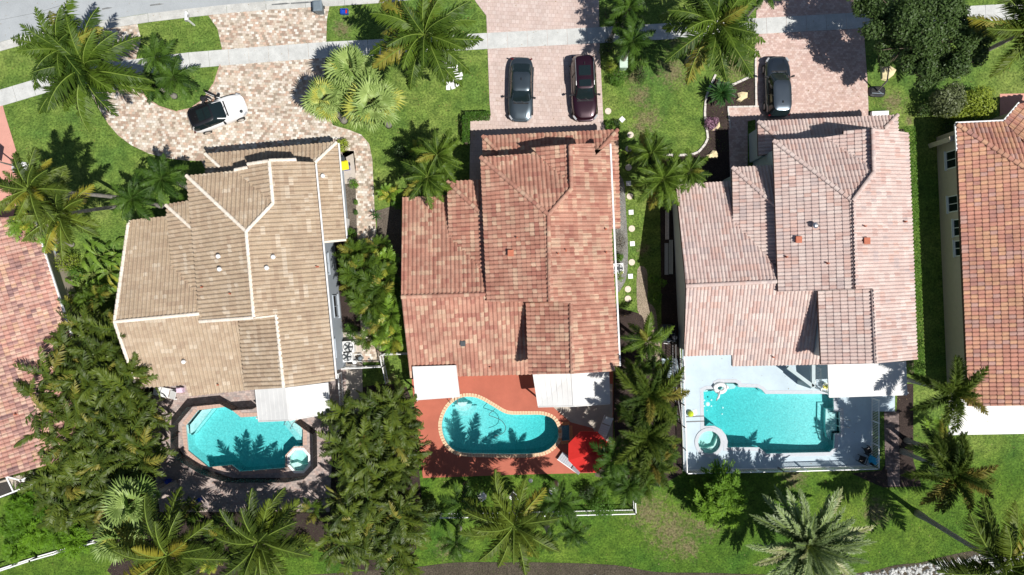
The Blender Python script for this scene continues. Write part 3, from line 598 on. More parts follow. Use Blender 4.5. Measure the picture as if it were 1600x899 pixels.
# ---- N2: neighbour at the far right
n2 = thing('house', 'single-storey house at right frame edge with orange-brown tile roof and beige wall with four windows', 'house', W(1570, 420))
NL = Plane((1494, 194), (1513, 634), 2.95, .38, [(1494, 194), (1600, 262), (1700, 332), (1700, 632), (1513, 635)])
NF = Plane((1494, 194), (1568, 190.6), 2.95, .38, [(1494, 194), (1568, 190.6), (1640, 262), (1700, 322), (1700, 332), (1600, 262)])
NW = Plane((1568, 190.6), (1592.5, 162.5), 2.95, .38, [(1568, 190.6), (1592.5, 162.5), (1700, 155), (1700, 322)])
build_roof(n2, [NL, NF, NW], [(C3(194, 146, 122), 4), (C3(188, 136, 118), 4), (C3(200, 156, 126), 3), (C3(174, 128, 116), 2), (C3(186, 148, 136), 2)], 0.30, 0.45, 0.075, (T4, M['under']), [(NL.ray(1495, 195), NL.ray(1600, 262)), (NL.ray(1600, 262), NL.ray(1700, 332))], caprad=.17, capL=0.42, seed=6, patch=0.3)
walls(n2, [W(1494, 194, 2.95), W(1568, 191, 2.95), W(1592, 163, 2.95), W(1700, 156, 2.95), W(1700, 632, 2.95), W(1513, 635, 2.95)], [NL, NF, NW], M['w4'], .33, 2.95)
gutter(n2, W(1494, 193, 2.95)+Vector((-.05, 0.05, -.02)), W(1568, 189.6, 2.95)+Vector((-.0, 0.05, -.02)), M['white'], 0.1)
gutter(n2, W(1493, 194, 2.95)+Vector((-.03, 0, -.02)), W(1495.5, 236, 2.95)+Vector((-.03, 0, -.02)), M['white'], 0.1)
gutter(n2, W(1568, 189.6, 2.95)+Vector((0, 0.05, -.02)), W(1592, 161.5, 2.95)+Vector((0, 0.05, -.02)), M['white'], 0.1)
e0 = W(1494, 194, 2.95); e1 = W(1513, 634, 2.95); ed = (e1-e0); ed.z = 0; edn = ed.normalized(); wn_ = Vector((edn.y, -edn.x, 0))
if wn_.x > 0: wn_ = -wn_
for (y, wd, hg) in ((250, 1.25, 1.15), (319, 1.15, 1.15), (357, 1.2, .8), (389, 1.1, .7)):
    t = (W(0, y, 1.7).y - e0.y)/ed.y; p = e0+ed*t - wn_*0.33; p.z = 1.75 if hg > 1 else 2.1; window(n2, p, wd, hg, edn, wn_, M['white'])
# stepped bump-out with pale ledge on the first part of that wall
mb = MB(); q = e0+ed*((W(0, 223, 1).y-e0.y)/ed.y)+wn_*0.05; mb.box((q.x, q.y, 1.3), (.5, .35, 2.6), rz=0.3); mb.build('wall_pier', M['w4'], n2)

# gable walls where the high roofs step down to the rear wings
for hh, mt, pts in ((h2, M['w2'], [D2.ray(761, 471.5), D2.ray(858, 472), R2.ray(891, 474)]), (h3, M['w3'], [D3.ray(1216, 456), D3.ray(1336, 452), R3.ray(1363, 451)]), (h1, M['w1'], [D1.ray(313, 503), D1.ray(397, 497), R1.ray(432, 492)])):
    m = MB(); q = [p+Vector((0, .12, -.16)) for p in pts]
    for a_, b_ in zip(q, q[1:]): m.face([(a_.x, a_.y, 4.9), (b_.x, b_.y, 4.9), b_, a_]); m.face([(b_.x, b_.y+.1, 4.9), (a_.x, a_.y+.1, 4.9), a_+Vector((0, .1, 0)), b_+Vector((0, .1, 0))])
    m.build('gable_wall', mt, hh)

# ---- white aluminium patio covers
def cover(label, house, pts, zs, ridge=None, posts=()):
    t = thing('patio_cover', label, 'patio cover', W(sum(p[0] for p in pts)/len(pts), sum(p[1] for p in pts)/len(pts)))
    P = [W(p[0], p[1], z) for p, z in zip(pts, zs)]
    def slab(Q, name='roof_panel'):
        m = MB(); m.face(Q if (Q[1]-Q[0]).cross(Q[2]-Q[0]).z > 0 else Q[::-1])
        dn = [p-Vector((0, 0, .1)) for p in Q]; m.face(dn)
        for i in range(len(Q)): m.face([dn[i], dn[(i+1) % len(Q)], Q[(i+1) % len(Q)], Q[i]])
        c = sum(Q, Vector())/len(Q); e = (Q[2]-Q[1]); o = m.build(name, M['alu'], t)
        s = MB()                                # raised seams
        n = 7
        for k in range(1, n): s.bar(Q[0].lerp(Q[1], k/n).lerp(Q[3].lerp(Q[2], k/n), .02)+Vector((0, 0, .004)), Q[3].lerp(Q[2], k/n)+Vector((0, 0, .004)), .02, .01)
        s.build('panel_seam', M['alu'], o)
    if ridge:
        r0 = W(*ridge[0], ridge[2]); r1 = W(*ridge[1], ridge[2]); slab([P[0], r0, r1, P[3]]); slab([r0, P[1], P[2], r1])
        m = MB(); m.bar(r0+Vector((0, 0, .02)), r1+Vector((0, 0, .02)), .16, .04); m.build('ridge_strip', M['alu'], t)
    else: slab(P)
    for a_, b_ in ((3, 2), (0, 3), (1, 2)):
        m = MB(); 
        if ridge and (a_, b_) == (3, 2):
            m.bar(P[3]+Vector((0, -.05, -.05)), r1+Vector((0, -.05, -.05)), .07, .13); m.bar(r1+Vector((0, -.05, -.05)), P[2]+Vector((0, -.05, -.05)), .07, .13)
        else: m.bar(P[a_]+Vector((0, 0, -.06)), P[b_]+Vector((0, 0, -.06)), .07, .14)
        m.build('fascia', M['alu'], t)
    for (x, y) in posts:
        p = W(x, y); m = MB(); m.box((p.x, p.y, (zs[2]-.1)/2), (.1, .1, zs[2]-.1)); m.build('post', M['alu'], t)
    return t
cover('small flat white patio cover over the left end of the red deck', h2, [(645, 573), (712, 571), (718, 620), (650, 625)], [3.62, 3.62, 3.2, 3.2], None, [(660, 616), (713, 612)])
cover('wide white patio cover with centre ridge at the salmon roof, beside the umbrella', h2, [(833, 584), (951, 580), (953, 630), (841, 635)], [2.95, 2.95, 2.8, 2.8], ((894, 583), (897, 634), 3.15), [(846, 626), (944, 622)])
cover('white patio cover over the corner of the pale blue deck', h3, [(1294, 569), (1415, 565), (1417, 617), (1296, 621)], [2.95, 2.95, 2.8, 2.8], None, [(1283, 610), (1388, 606)])
cover('off-white two-pitch patio cover overhanging the angular pool', h1, [(399, 609), (512, 598), (516, 645), (404, 658)], [2.8, 2.8, 2.7, 2.7], ((447, 606), (452, 656), 3.45), [(420, 644), (525, 632)])
# ------------------------------------------------------------ ground, roads, paths
def px(poly, z=0.0): return [tuple(W(x, y, 0)[:2]) for x, y in poly]
def smooth(poly, n=4, closed=True):            # Catmull-Rom through pixel points
    out = []; N = len(poly); rng = range(N if closed else N-1)
    for i in rng:
        p0, p1, p2, p3 = [poly[(i+k) % N] if closed else poly[max(0, min(N-1, i+k))] for k in (-1, 0, 1, 2)]
        for k in range(n):
            t = k/n; out.append(tuple(0.5*((2*p1[j])+(-p0[j]+p2[j])*t+(2*p0[j]-5*p1[j]+4*p2[j]-p3[j])*t*t+(-p0[j]+3*p1[j]-3*p2[j]+p3[j])*t**3) for j in (0, 1)))
    if not closed: out.append(poly[-1])
    return out
def sheet(name, poly, z, mat, holes=(), thick=0.0):
    m = MB(); m.prism(px(poly), z-thick if thick else 0, z, [px(h) for h in holes], sides=thick > 0)
    o = m.build(name, mat); tag(o, kind='structure'); return o

POOL1 = [(290.8, 665), (310, 641), (352, 636), (359, 638), (376.5, 652), (397.5, 651), (455, 648), (473.6, 672), (473.6, 697), (459, 698), (446.5, 711), (445.6, 731), (375, 737), (362.5, 726.5), (326, 730), (294, 704)]
SPA1 = [(467.5+15.5*math.cos(PI/8+k*PI/4), 719.5+17.5*math.sin(PI/8+k*PI/4)) for k in range(8)]
POOL2 = smooth([(690.5, 661), (694, 684), (706, 701), (724, 707.5), (760, 709), (798, 709.5), (844, 707.5), (866, 695), (873, 677), (866, 657), (849, 648.8), (823.5, 648), (793, 647), (772, 636), (754, 625.6), (739, 620.5), (718.6, 622), (700, 637)], 4)
SPA2 = [(877, 665), (889, 664), (890, 688), (878, 689)]
POOL3 = [(1099, 611), (1104, 608.5), (1118.4, 608), (1119, 600), (1123, 598), (1149, 598), (1153, 600), (1153.5, 605), (1183, 605.7), (1190, 609), (1196, 615.7), (1291.6, 615.7), (1302, 621.6), (1303, 643), (1312, 643), (1313, 677), (1304, 678), (1303, 700), (1296, 706.6), (1198, 708.7), (1185.4, 699), (1136, 699), (1137, 690), (1134, 680), (1127, 671), (1116, 665.5), (1100, 666)]
SPA3 = [(1108+17.5*math.cos(k*PI/12), 691+17.5*math.sin(k*PI/12)) for k in range(24)]
DECK1 = [(240, 590), (520, 560), (541, 580), (541, 655), (520, 690), (515, 800), (250, 800), (236, 700)]
DECK2 = [(640, 560), (958, 560), (958, 700), (928, 739), (800, 742), (661, 747), (648, 640)]
DECK3 = [(1066, 545), (1290, 540), (1398, 560), (1398, 643), (1363, 643), (1363, 727), (1067, 736)]
POOLS = (POOL1, SPA1, POOL2, SPA2, POOL3, SPA3)
big = [(-900, -900), (2500, -900), (2500, 1500), (-900, 1500)]
sheet('lawn', big, 0.0, LAWN, [[(244, 600), (518, 600), (510, 795), (255, 795), (242, 700)], [(650, 565), (950, 565), (950, 690), (925, 735), (665, 742), (652, 640)], [(1070, 550), (1355, 550), (1355, 722), (1070, 731)]])
kl = [(-300, 180), (-60, 100), (0, 80), (60, 64), (150, 48), (225, 36), (325, 24), (400, 17), (520, 10), (590, 6), (640, 0), (735, -9), (1000, -30), (1400, -60), (2400, -150)]
ku = [(-300, 164), (-60, 86), (0, 66), (60, 50), (150, 34), (225, 22), (325, 13), (400, 7), (520, 1), (590, -3), (640, -9), (735, -18), (1000, -39), (1400, -69), (2400, -159)]
M['seam'] = ground_mat('dark_road_seam', srgb(96, 98, 98), srgb(140, 142, 142), 0.8)
sheet('road', ku+[(2400, -400), (735, -260), (0, -180), (-300, -80)], 0.015, M['road'])
KP = [W(x, y) for x, y in kl]; cuts = []; acc = 0
for a_, b_ in zip(KP, KP[1:]):
    d = b_-a_
    while acc < d.length: cuts.append(a_+d*(acc/d.length)); acc += 3.0
    acc -= d.length
for i in range(len(cuts)-1):
    a_, b_ = cuts[i], cuts[i+1]; t = (b_-a_).normalized(); n = Vector((-t.y, t.x, 0)); n0 = (b_-(cuts[i-1] if i else a_)).normalized(); n0 = Vector((-n0.y, n0.x, 0)); n1 = ((cuts[i+2] if i+2 < len(cuts) else b_)-a_).normalized(); n1 = Vector((-n1.y, n1.x, 0)); g = t*.012
    if abs(a_.x) > 48: continue
    for (w0, w1, z) in ((0, .34, .055), (.352, .66, .03)):
        m = MB(); m.prism([tuple((a_+g+n0*w0)[:2]), tuple((b_-g+n1*w0)[:2]), tuple((b_-g+n1*w1)[:2]), tuple((a_+g+n0*w1)[:2])], 0, z); tag(m.build('kerb_stone', M['kerb']), kind='structure')
gs = MB()                                      # thin gutter joint line and drain slot along the road
sheet('road_seam', [(0, 32), (60, 20), (100, 8), (130, -5), (129, -5.6), (99.5, 7.4), (59.6, 19.5), (0, 31.5)], 0.02, M['seam'])
for a_, b_, c_ in ((160, 12, 9), (235, 6, 14), (425, 5, 22), (455, 3, 26)): sheet('gutter_stain', [(a_, b_+2), (a_+c_, b_), (a_+c_+8, b_+.8), (a_+c_, b_+2.6), (a_, b_+4)], 0.062, M['seam'])
DR1 = smooth([(105, 58), (140, 50)], 1, False)+[(215, 38), (221, 62), (213, 92)]+[(212, 118), (217, 138), (230, 155), (250, 167), (275, 175), (298, 170), (318, 156), (335, 130), (345, 100), (347, 76), (340, 45), (325, 24), (400, 17), (515, 10), (511, 30), (510, 64), (508, 100), (505, 150), (520, 196), (545, 203), (565, 211), (577, 225), (582, 250), (585, 320), (588, 362), (592, 440), (594, 520), (598, 566), (567, 566), (563, 500), (560, 440), (558, 362), (555, 267), (552, 240), (500, 268), (325, 272), (315, 252), (290, 251), (262, 248), (232, 240), (205, 227), (185, 212), (170, 195), (152, 165), (125, 120), (110, 85)]
sheet('driveway', DR1, 0.03, M['drive1'])
def border(name, pts, wd, ln, z, mat, label=None, closed=False, hgt=0.03, parent=None):
    """row of blocks along a line of pixel points"""
    P = [W(x, y) for x, y in pts]; 
    if closed: P.append(P[0])
    out = []; acc = 0.0; base = MB(); base.box((0, 0, 0), (ln*0.93, wd, hgt)); me = base.mesh(name, [mat])
    for a_, b_ in zip(P, P[1:]):
        d = b_-a_; Ld = d.length
        while acc < Ld:
            q = a_+d*(acc/Ld); out.append((q, math.atan2(d.y, d.x))); acc += ln
        acc -= Ld
    r_ = random.Random(len(out))
    for q, an in out:
        o = link(name, me, parent); o.location = q+Vector((0, 0, z+r_.uniform(-.004, .004))) - ORG.get(parent, Vector()); o.rotation_euler = (0, 0, an+r_.uniform(-.03, .03)); o.scale = (1, r_.uniform(.92, 1.05), 1)
        if parent is None: tag(o, kind='structure')
    return out
DR2 = [(735, -12), (744, 4), (760, 25), (762, 78), (765, 160), (767, 181), (735, 190), (733, 330), (760, 330), (760, 290), (962, 280), (962, 205), (943, 195), (937, 70), (935, -27)]
sheet('driveway', DR2, 0.034, M['drive2'])
DR3 = [(1179, -43), (1182, 15), (1179, 88), (1181, 250), (1370, 250), (1357, 178), (1355, 125), (1350, 57), (1335, 20), (1335, -55)]
sheet('driveway', DR3, 0.032, M['drive3'])
sheet('entry_path', [(1137, 168), (1184, 166), (1184, 186), (1168, 190), (1168, 290), (1141, 290)], 0.036, M['drive3'])
sheet('driveway', [(-200, 150), (4, 162), (8, 178), (30, 250), (36, 270), (20, 345), (-200, 345)], 0.03, M['redp'])
sheet('driveway', [(1562, 147), (1700, 145), (1700, 240), (1562, 220)], 0.03, M['redp'])
# sidewalk slabs
swp = [(-340, 236), (-160, 190), (-40, 152), (0, 141), (40, 129), (90, 114), (150, 103), (200, 94.5), (295, 82.5), (400, 74), (510, 66), (600, 61.5), (735, 53.5), (800, 50), (935, 43), (1050, 36.5), (1200, 28), (1335, 20.5), (1460, 13), (1640, 3), (1900, -10)]
P = [W(x, y) for x, y in swp]; acc = 0; cuts = []; SL = 1.52
for a_, b_ in zip(P, P[1:]):
    d = b_-a_
    while acc < d.length: cuts.append(a_+d*(acc/d.length)); acc += SL
    acc -= d.length
r_ = random.Random(3)
for i in range(len(cuts)-1):
    a_ = cuts[i]; b_ = cuts[i+1]; pr = cuts[max(0, i-1)]; nx = cuts[min(len(cuts)-1, i+2)]
    na = (b_-pr).normalized(); nb = (nx-a_).normalized(); na = Vector((na.y, -na.x, 0)); nb = Vector((nb.y, -nb.x, 0)); t = (b_-a_).normalized()*0.012; wd = 1.21
    m = MB(); zt = 0.05+r_.uniform(-.003, .003); m.prism([tuple((a_+t)[:2]), tuple((b_-t)[:2]), tuple((b_-t+nb*wd)[:2]), tuple((a_+t+na*wd)[:2])][::-1], 0.0, zt)
    tag(m.build('sidewalk_slab', M['walk']), kind='structure')
# beds, gravel, concrete and paths
BED3 = [(1114, 121), (1125, 127), (1147, 132), (1160, 126), (1179, 117), (1181, 167), (1138, 168), (1141, 204), (1143, 292), (1060, 300), (1038, 270), (1033, 243), (1062, 243), (1086, 240), (1098, 230), (1105, 215), (1103, 200), (1100, 177), (1104, 150)]
sheet('mulch_bed', BED3, 0.012, M['mulch'])
sheet('mulch_bed', [(588, 330), (626, 318), (630, 470), (600, 470), (592, 420)], 0.012, M['soil'])
sheet('mulch_bed', smooth([(535, 225), (556, 222), (560, 300), (560, 370), (545, 372), (540, 300)], 3), 0.012, M['soil'])
sheet('planting_bed', [(505, 370), (600, 370), (612, 480), (606, 560), (500, 560)], 0.008, M['mulch'])
sheet('pebble_bed', smooth([(962, 285), (975, 286), (978, 330), (981, 385), (980, 425), (974, 445), (962, 445)], 4), 0.014, M['pebble'])
sheet('gravel_path', smooth([(996, 421), (1010, 421), (1012, 450), (1012, 470), (1024, 484), (1028, 520), (1032, 560), (1010, 560), (1006, 500), (996, 484)], 3), 0.014, M['gravel'])
sheet('planting_bed', [(962, 480), (1006, 492), (1008, 560), (1064, 560), (1066, 740), (1030, 760), (965, 750), (958, 640)], 0.010, M['mulch'])
sheet('mulch_strip', [(1031, 290), (1057, 300), (1062, 560), (1034, 560)], 0.010, M['mulch'])
sheet('mulch_bed', [(1403, 600), (1427, 600), (1427, 720), (1440, 760), (1380, 762), (1330, 740), (1378, 735), (1398, 700)], 0.012, M['mulch'])
sheet('planting_bed', smooth([(60, 520), (180, 490), (250, 600), (250, 790), (200, 850), (90, 830), (30, 700)], 3), 0.006, M['mulch'])
sheet('planting_bed', smooth([(505, 640), (620, 600), (645, 640), (655, 740), (660, 830), (630, 880), (560, 890), (500, 840)], 3), 0.006, M['mulch'])
sheet('planting_bed', smooth([(170, 770), (240, 795), (515, 795), (500, 850), (430, 858), (400, 905), (180, 905), (190, 850)], 3), 0.007, M['mulch'])
sheet('paver_path', [(1381, 643), (1404, 643), (1406, 760), (1387, 760), (1386, 733), (1383, 733)], 0.022, M['walkp'])
sheet('concrete_slab', [(1482, 598), (1700, 590), (1700, 676), (1482, 680)], 0.05, M['wconc'], thick=.05)
sheet('concrete_slab', [(533, 578), (566, 576), (568, 660), (536, 662)], 0.02, M['conc'])
sheet('concrete_slab', [(535, 520), (566, 518), (567, 576), (538, 578)], 0.024, M['conc'])
sheet('concrete_pad', [(535, 236), (553, 236), (556, 262), (554, 286), (537, 288)], 0.03, M['conc'])
sheet('concrete_slab', [(1058, 560), (1034, 560), (1034, 590), (1062, 590)], 0.02, M['deck3'])
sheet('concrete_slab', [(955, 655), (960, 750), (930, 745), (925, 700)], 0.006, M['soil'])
BANK = smooth([(-500, 960), (200, 910), (470, 899), (560, 893), (637, 888), (712, 879), (800, 879), (850, 879), (960, 883), (1025, 894), (1100, 895), (1197, 898), (1310, 897), (1360, 893), (1400, 883), (1440, 879), (1470, 871), (1525, 860), (1600, 856), (1800, 850), (2400, 840)], 3, False)
sheet('lake_bank', BANK+[(2450, 1480), (-880, 1480)], 0.014, M['bank'])
sheet('lake', [(-880, 1010), (300, 1000), (900, 985), (1500, 975), (2480, 950), (2480, 1490), (-880, 1490)], 0.04, M['lake'])
r_ = random.Random(11); rk = MB()
for i in range(2600):
    xx = r_.uniform(1310, 1660); yy = r_.uniform(860, 925)
    if i > 2400: xx = r_.uniform(600, 1300); yy = r_.uniform(893, 960)
    lim = 899-(max(0, xx-1330)*0.17 if xx > 1330 else 0)
    if yy < max(lim, 860)+2: continue
    s_ = r_.uniform(.06, .22); c = W(xx, yy); q = []
    for k in range(6): q.append((c.x+s_*math.cos(k*PI/3)*r_.uniform(.6, 1.1), c.y+s_*math.sin(k*PI/3)*r_.uniform(.6, 1.1)))
    tp = (c.x+r_.uniform(-.3, .3)*s_, c.y+r_.uniform(-.3, .3)*s_, s_*r_.uniform(.5, .9))
    for k in range(6): rk.face([(q[k][0], q[k][1], 0), (q[(k+1) % 6][0], q[(k+1) % 6][1], 0), ((q[(k+1) % 6][0]+tp[0])/2, (q[(k+1) % 6][1]+tp[1])/2, tp[2]*.85), ((q[k][0]+tp[0])/2, (q[k][1]+tp[1])/2, tp[2]*.85)]); rk.face([((q[k][0]+tp[0])/2, (q[k][1]+tp[1])/2, tp[2]*.85), ((q[(k+1) % 6][0]+tp[0])/2, (q[(k+1) % 6][1]+tp[1])/2, tp[2]*.85), tp])
tag(rk.build('shore_rocks', M['wrock']), kind='stuff')
# blades of grass standing up across the lawns
gr = MB(); r_ = random.Random(5)
areas = [((0, 66), (215, 260), 1800), ((215, 30), (345, 175), 900), ((515, 12), (760, 270), 3000), ((940, 0), (1180, 240), 3200), ((978, 240), (1035, 480), 900), ((1360, 80), (1600, 190), 1600), ((100, 230), (310, 420), 1200), ((0, 745), (180, 899), 1500), ((440, 745), (1600, 895), 9000), ((1425, 650), (1600, 880), 3000), ((1432, 200), (1476, 600), 900), ((608, 560), (648, 740), 500)]
for (x0, y0), (x1, y1), n in areas:
    for i in range(n):
        c = W(r_.uniform(x0, x1), r_.uniform(y0, y1)); an = r_.uniform(0, 2*PI); l = r_.uniform(.04, .1); dx, dy = math.cos(an)*l, math.sin(an)*l
        gr.face([(c.x-dy*.3, c.y+dx*.3, 0), (c.x+dy*.3, c.y-dx*.3, 0), (c.x+dx, c.y+dy, l*.55)])
tag(gr.build('grass_tufts', LAWN), kind='stuff')
tag(None or sheet('pool_deck', DECK1, 0.024, M['deck1'], [POOL1, SPA1])); sheet('pool_deck', DECK2, 0.026, M['deck2'], [POOL2, SPA2]); sheet('pool_deck', DECK3, 0.028, M['deck3'], [POOL3, SPA3])
sheet('patio_slab', [(856, 612), (864, 636), (892, 660), (926, 669), (936, 690), (957, 690), (957, 600), (856, 600)], 0.032, M['conc'])
# ------------------------------------------------------------ pools
def off_px(poly, d):
    q = inset([(x, -y) for x, y in poly], d); return [(x, -y) for x, y in q]
def pool(label, poly, depth, cop, cw, blocks=None, wz=-0.12, water=None, zt=0.045, steps=(), plaster=None, slope=None):
    cx = sum(p[0] for p in poly)/len(poly); cy = sum(p[1] for p in poly)/len(poly)
    t = thing('pool' if depth > 1 else 'spa', label, 'swimming pool' if depth > 1 else 'hot tub', W(cx, cy)); P2_ = px(poly)
    m = MB(); xs = [p[0] for p in P2_]; x0, x1 = min(xs), max(xs)
    fz = lambda x: -depth if not slope else -(slope[0]+(slope[1]-slope[0])*min(1, max(0, ((x-x0)/(x1-x0)-slope[2])/(slope[3]-slope[2]))))
    if slope:                                   # floor cut in strips so that it can slope
        NS = 14
        for k in range(NS):
            a0 = x0+(x1-x0)*k/NS; a1 = x0+(x1-x0)*(k+1)/NS; tri = tessellate_polygon([[Vector((p[0], p[1], 0)) for p in P2_]])
            for t3 in tri:
                G = [(P2_[q][0], P2_[q][1], 0.0) for q in t3]
                if (G[1][0]-G[0][0])*(G[2][1]-G[0][1])-(G[1][1]-G[0][1])*(G[2][0]-G[0][0]) < 0: G.reverse()
                G = clip_half(G, a0, 10, a0, -10) if len(G) > 2 else G
                if len(G) > 2: G = clip_half(G, a1, -10, a1, 10)
                if len(G) > 2: m.face([(g[0], g[1], fz(g[0])) for g in G])
    else: m.prism(P2_, -depth, -depth, sides=False)
    for i in range(len(P2_)):
        a_ = P2_[i]; b_ = P2_[(i+1) % len(P2_)]; m.face([(a_[0], a_[1], 0.024), (b_[0], b_[1], 0.024), (b_[0], b_[1], -depth), (a_[0], a_[1], -depth)])
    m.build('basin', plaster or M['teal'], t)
    m = MB(); m.prism(inset(P2_, .004), -depth-.25, wz, bottom=True); wo = m.build('water', water or M['water'], t, weld=True)
    outer = inset(P2_, -cw); inn = inset(P2_, 0.0)
    if blocks is None:
        m = MB(); m.prism(outer, 0.02, zt, [inn]); 
        m.build('coping', cop, t)
    else:                                       # coping laid brick by brick
        n0 = len(inn); base = None; r2 = random.Random(int(cx)); acc = 0
        for i in range(n0):
            a_ = Vector(inn[i]); b_ = Vector(inn[(i+1) % n0]); d = b_-a_; Ld = d.length
            while acc < Ld:
                q = a_+d*(acc/Ld); nr = Vector((d.y, -d.x)).normalized()
                if base is None: bb = MB(); bb.box((0, 0, 0), (blocks*.9, cw, 0.05)); base = bb.mesh('coping_brick', [cop])
                o = link('coping_brick', base, t); q = q+nr*cw/2; o.location = Vector((q.x, q.y, 0.028+r2.uniform(-.003, .003)))-ORG[t]; o.rotation_euler = (0, 0, math.atan2(d.y, d.x)+r2.uniform(-.04, .04)); acc += blocks
            acc -= Ld
        rim = MB(); rim.prism(inset(P2_, -0.02), 0.0, 0.032, [inn], top=True); rim.build('pool_rim', cop, t)
    for (sp, z) in steps:
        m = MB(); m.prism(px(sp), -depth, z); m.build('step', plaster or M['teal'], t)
    return t
def arcpoly(cx, cy, r_, a0, a1, n=14): return [(cx+r_*math.cos(a0+(a1-a0)*k/n), cy+r_*math.sin(a0+(a1-a0)*k/n)) for k in range(n+1)]
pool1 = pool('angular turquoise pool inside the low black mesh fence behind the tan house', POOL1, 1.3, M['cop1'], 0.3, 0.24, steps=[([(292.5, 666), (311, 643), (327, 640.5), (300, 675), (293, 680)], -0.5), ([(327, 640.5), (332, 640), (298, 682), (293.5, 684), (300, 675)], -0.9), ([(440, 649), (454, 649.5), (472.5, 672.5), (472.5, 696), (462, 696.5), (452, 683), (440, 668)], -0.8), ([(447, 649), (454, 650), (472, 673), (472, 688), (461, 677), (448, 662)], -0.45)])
sw = water_mat('spa_water', (0.06, 0.8, 0.78, 1), 0.45); lp = plain('pale_spa_plaster', (0.60, 0.74, 0.70, 1), 0.6, var=0.1)
spa1 = pool('eight-sided raised spa at the corner of the angular pool', SPA1, 0.75, M['white'], 0.18, steps=[([SPA1[0], SPA1[1], SPA1[2], SPA1[3], (463, 724), (472, 728)], -0.35)], water=sw, zt=0.06, plaster=lp)
m = MB(); m.prism(px([(446.3, 711.5), (459.5, 697.5), (473.3, 697.5), (473, 702), (461, 703), (451.5, 713), (451.5, 728), (446, 730)]), -0.4, 0.05); m.build('spa_wall', M['white'], spa1)
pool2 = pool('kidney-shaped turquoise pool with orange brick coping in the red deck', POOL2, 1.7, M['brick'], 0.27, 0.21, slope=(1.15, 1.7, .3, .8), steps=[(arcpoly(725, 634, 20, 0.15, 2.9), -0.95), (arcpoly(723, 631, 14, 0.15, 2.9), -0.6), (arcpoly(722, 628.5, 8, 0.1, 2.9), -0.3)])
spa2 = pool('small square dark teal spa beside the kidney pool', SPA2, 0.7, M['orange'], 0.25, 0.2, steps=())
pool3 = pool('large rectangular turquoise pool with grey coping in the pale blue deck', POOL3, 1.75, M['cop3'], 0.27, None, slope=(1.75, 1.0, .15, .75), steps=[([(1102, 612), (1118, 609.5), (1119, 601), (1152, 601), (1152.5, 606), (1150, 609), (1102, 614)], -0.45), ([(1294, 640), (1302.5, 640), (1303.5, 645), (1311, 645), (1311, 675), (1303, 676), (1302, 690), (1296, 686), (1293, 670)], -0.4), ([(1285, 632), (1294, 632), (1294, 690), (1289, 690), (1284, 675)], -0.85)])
spa3 = pool('round pale aqua spa at the left end of the rectangular pool', SPA3, 0.7, M['cop3'], 0.26, None, wz=-0.02, zt=0.09, water=sw, plaster=lp, steps=[([p for p in SPA3[22:]+SPA3[:11]]+[(1106, 702), (1117, 698), (1121, 688)], -0.3)])
# ladders and rails
def rail(label, pts, z=0.85):
    t = thing('pool_handrail', label, 'handrail', W(*pts[0]))
    for k in (-1, 1):
        m = MB(); a_ = W(*pts[0]); b_ = W(*pts[1]); n = (b_-a_).normalized(); s_ = Vector((-n.y, n.x, 0))*0.28*k
        m.tube([a_+s_, a_+s_+Vector((0, 0, z*.8)), a_.lerp(b_, .2)+s_+Vector((0, 0, z)), a_.lerp(b_, .8)+s_+Vector((0, 0, z*.75)), b_+s_+Vector((0, 0, -.3))], 0.028, 8); m.build('rail', M['steel'], t)
rail('steel handrail at the steps of the angular pool', [(459, 654), (451, 667)]); rail('steel handrail at the shallow end of the kidney pool', [(712, 615), (709, 632)]); rail('steel handrail beside the steps of the rectangular pool', [(1322, 660), (1302, 658)])
# ------------------------------------------------------------ fences and walls
def fence(label, pts, h, post_every, picket=0.12, mat=None, cat='fence', rails=2, pw=0.06, name='picket_fence', topw=0.06):
    mat = mat or M['white']; t = thing(name, label, cat, W(*pts[0])); P = [W(x, y) for x, y in pts]; pk = MB(); rl = 0
    for a_, b_ in zip(P, P[1:]):
        d = b_-a_; Ld = d.length; n = max(1, round(Ld/post_every))
        for k in range(n+1):
            q = a_+d*(k/n); m = MB(); m.box((q.x, q.y, h/2+.02), (pw+.02, pw+.02, h+.04)); m.build('post', mat, t)
        for z in [h-.03, .15][:rails]:
            m = MB(); m.bar(a_+Vector((0, 0, z)), b_+Vector((0, 0, z)), topw, .05); m.build('rail', mat, t)
        if picket:
            k = picket
            while k < Ld: q = a_+d*(k/Ld); pk.box((q.x, q.y, h/2), (.028, .028, h-.1)); k += picket
    if picket: tag(pk.build('pickets', mat, t), kind='stuff')
    return t
fence('white metal picket fence round the pale blue deck of the right-hand house', [(1062, 560), (1068, 734), (1215, 731), (1361, 727), (1361, 622)], 1.2, 1.8)
fence('long white picket fence on the lawn behind the red pool deck', [(690, 802), (800, 800.5), (880, 798.5), (990, 796), (989, 780)], 1.15, 1.8)
fence('white picket fence at the side gate between tan house and salmon house', [(540, 574), (601, 571), (598, 553), (640, 551)], 1.2, 1.2)
fence('white picket fence running down beside the tan house patio cover', [(534, 582), (538, 640)], 1.2, 1.4)
fence('white low rail fence across the lower left lawn', [(-70, 915), (0, 889), (60, 869), (166, 839)], 1.0, 1.8, picket=0, topw=0.09, pw=.08)
fence('short white picket fence beside the narrow grass strip near the salmon house', [(602, 572), (607, 596)], 1.2, 1.3)
fence('white gate fence at the wall corner of the right-hand house', [(1062, 541), (1064, 590)], 1.3, 1.2, picket=.1)
fence('black metal side fence with gate left of the blue deck, in the palm shade', [(1050, 506), (1051, 600), (1060, 660)], 1.2, 1.5, picket=.2, mat=M['black'])
fence('white picket fence panel beside the patio opening under the rose roof', [(1272, 574), (1273, 606)], 1.2, 1.2)
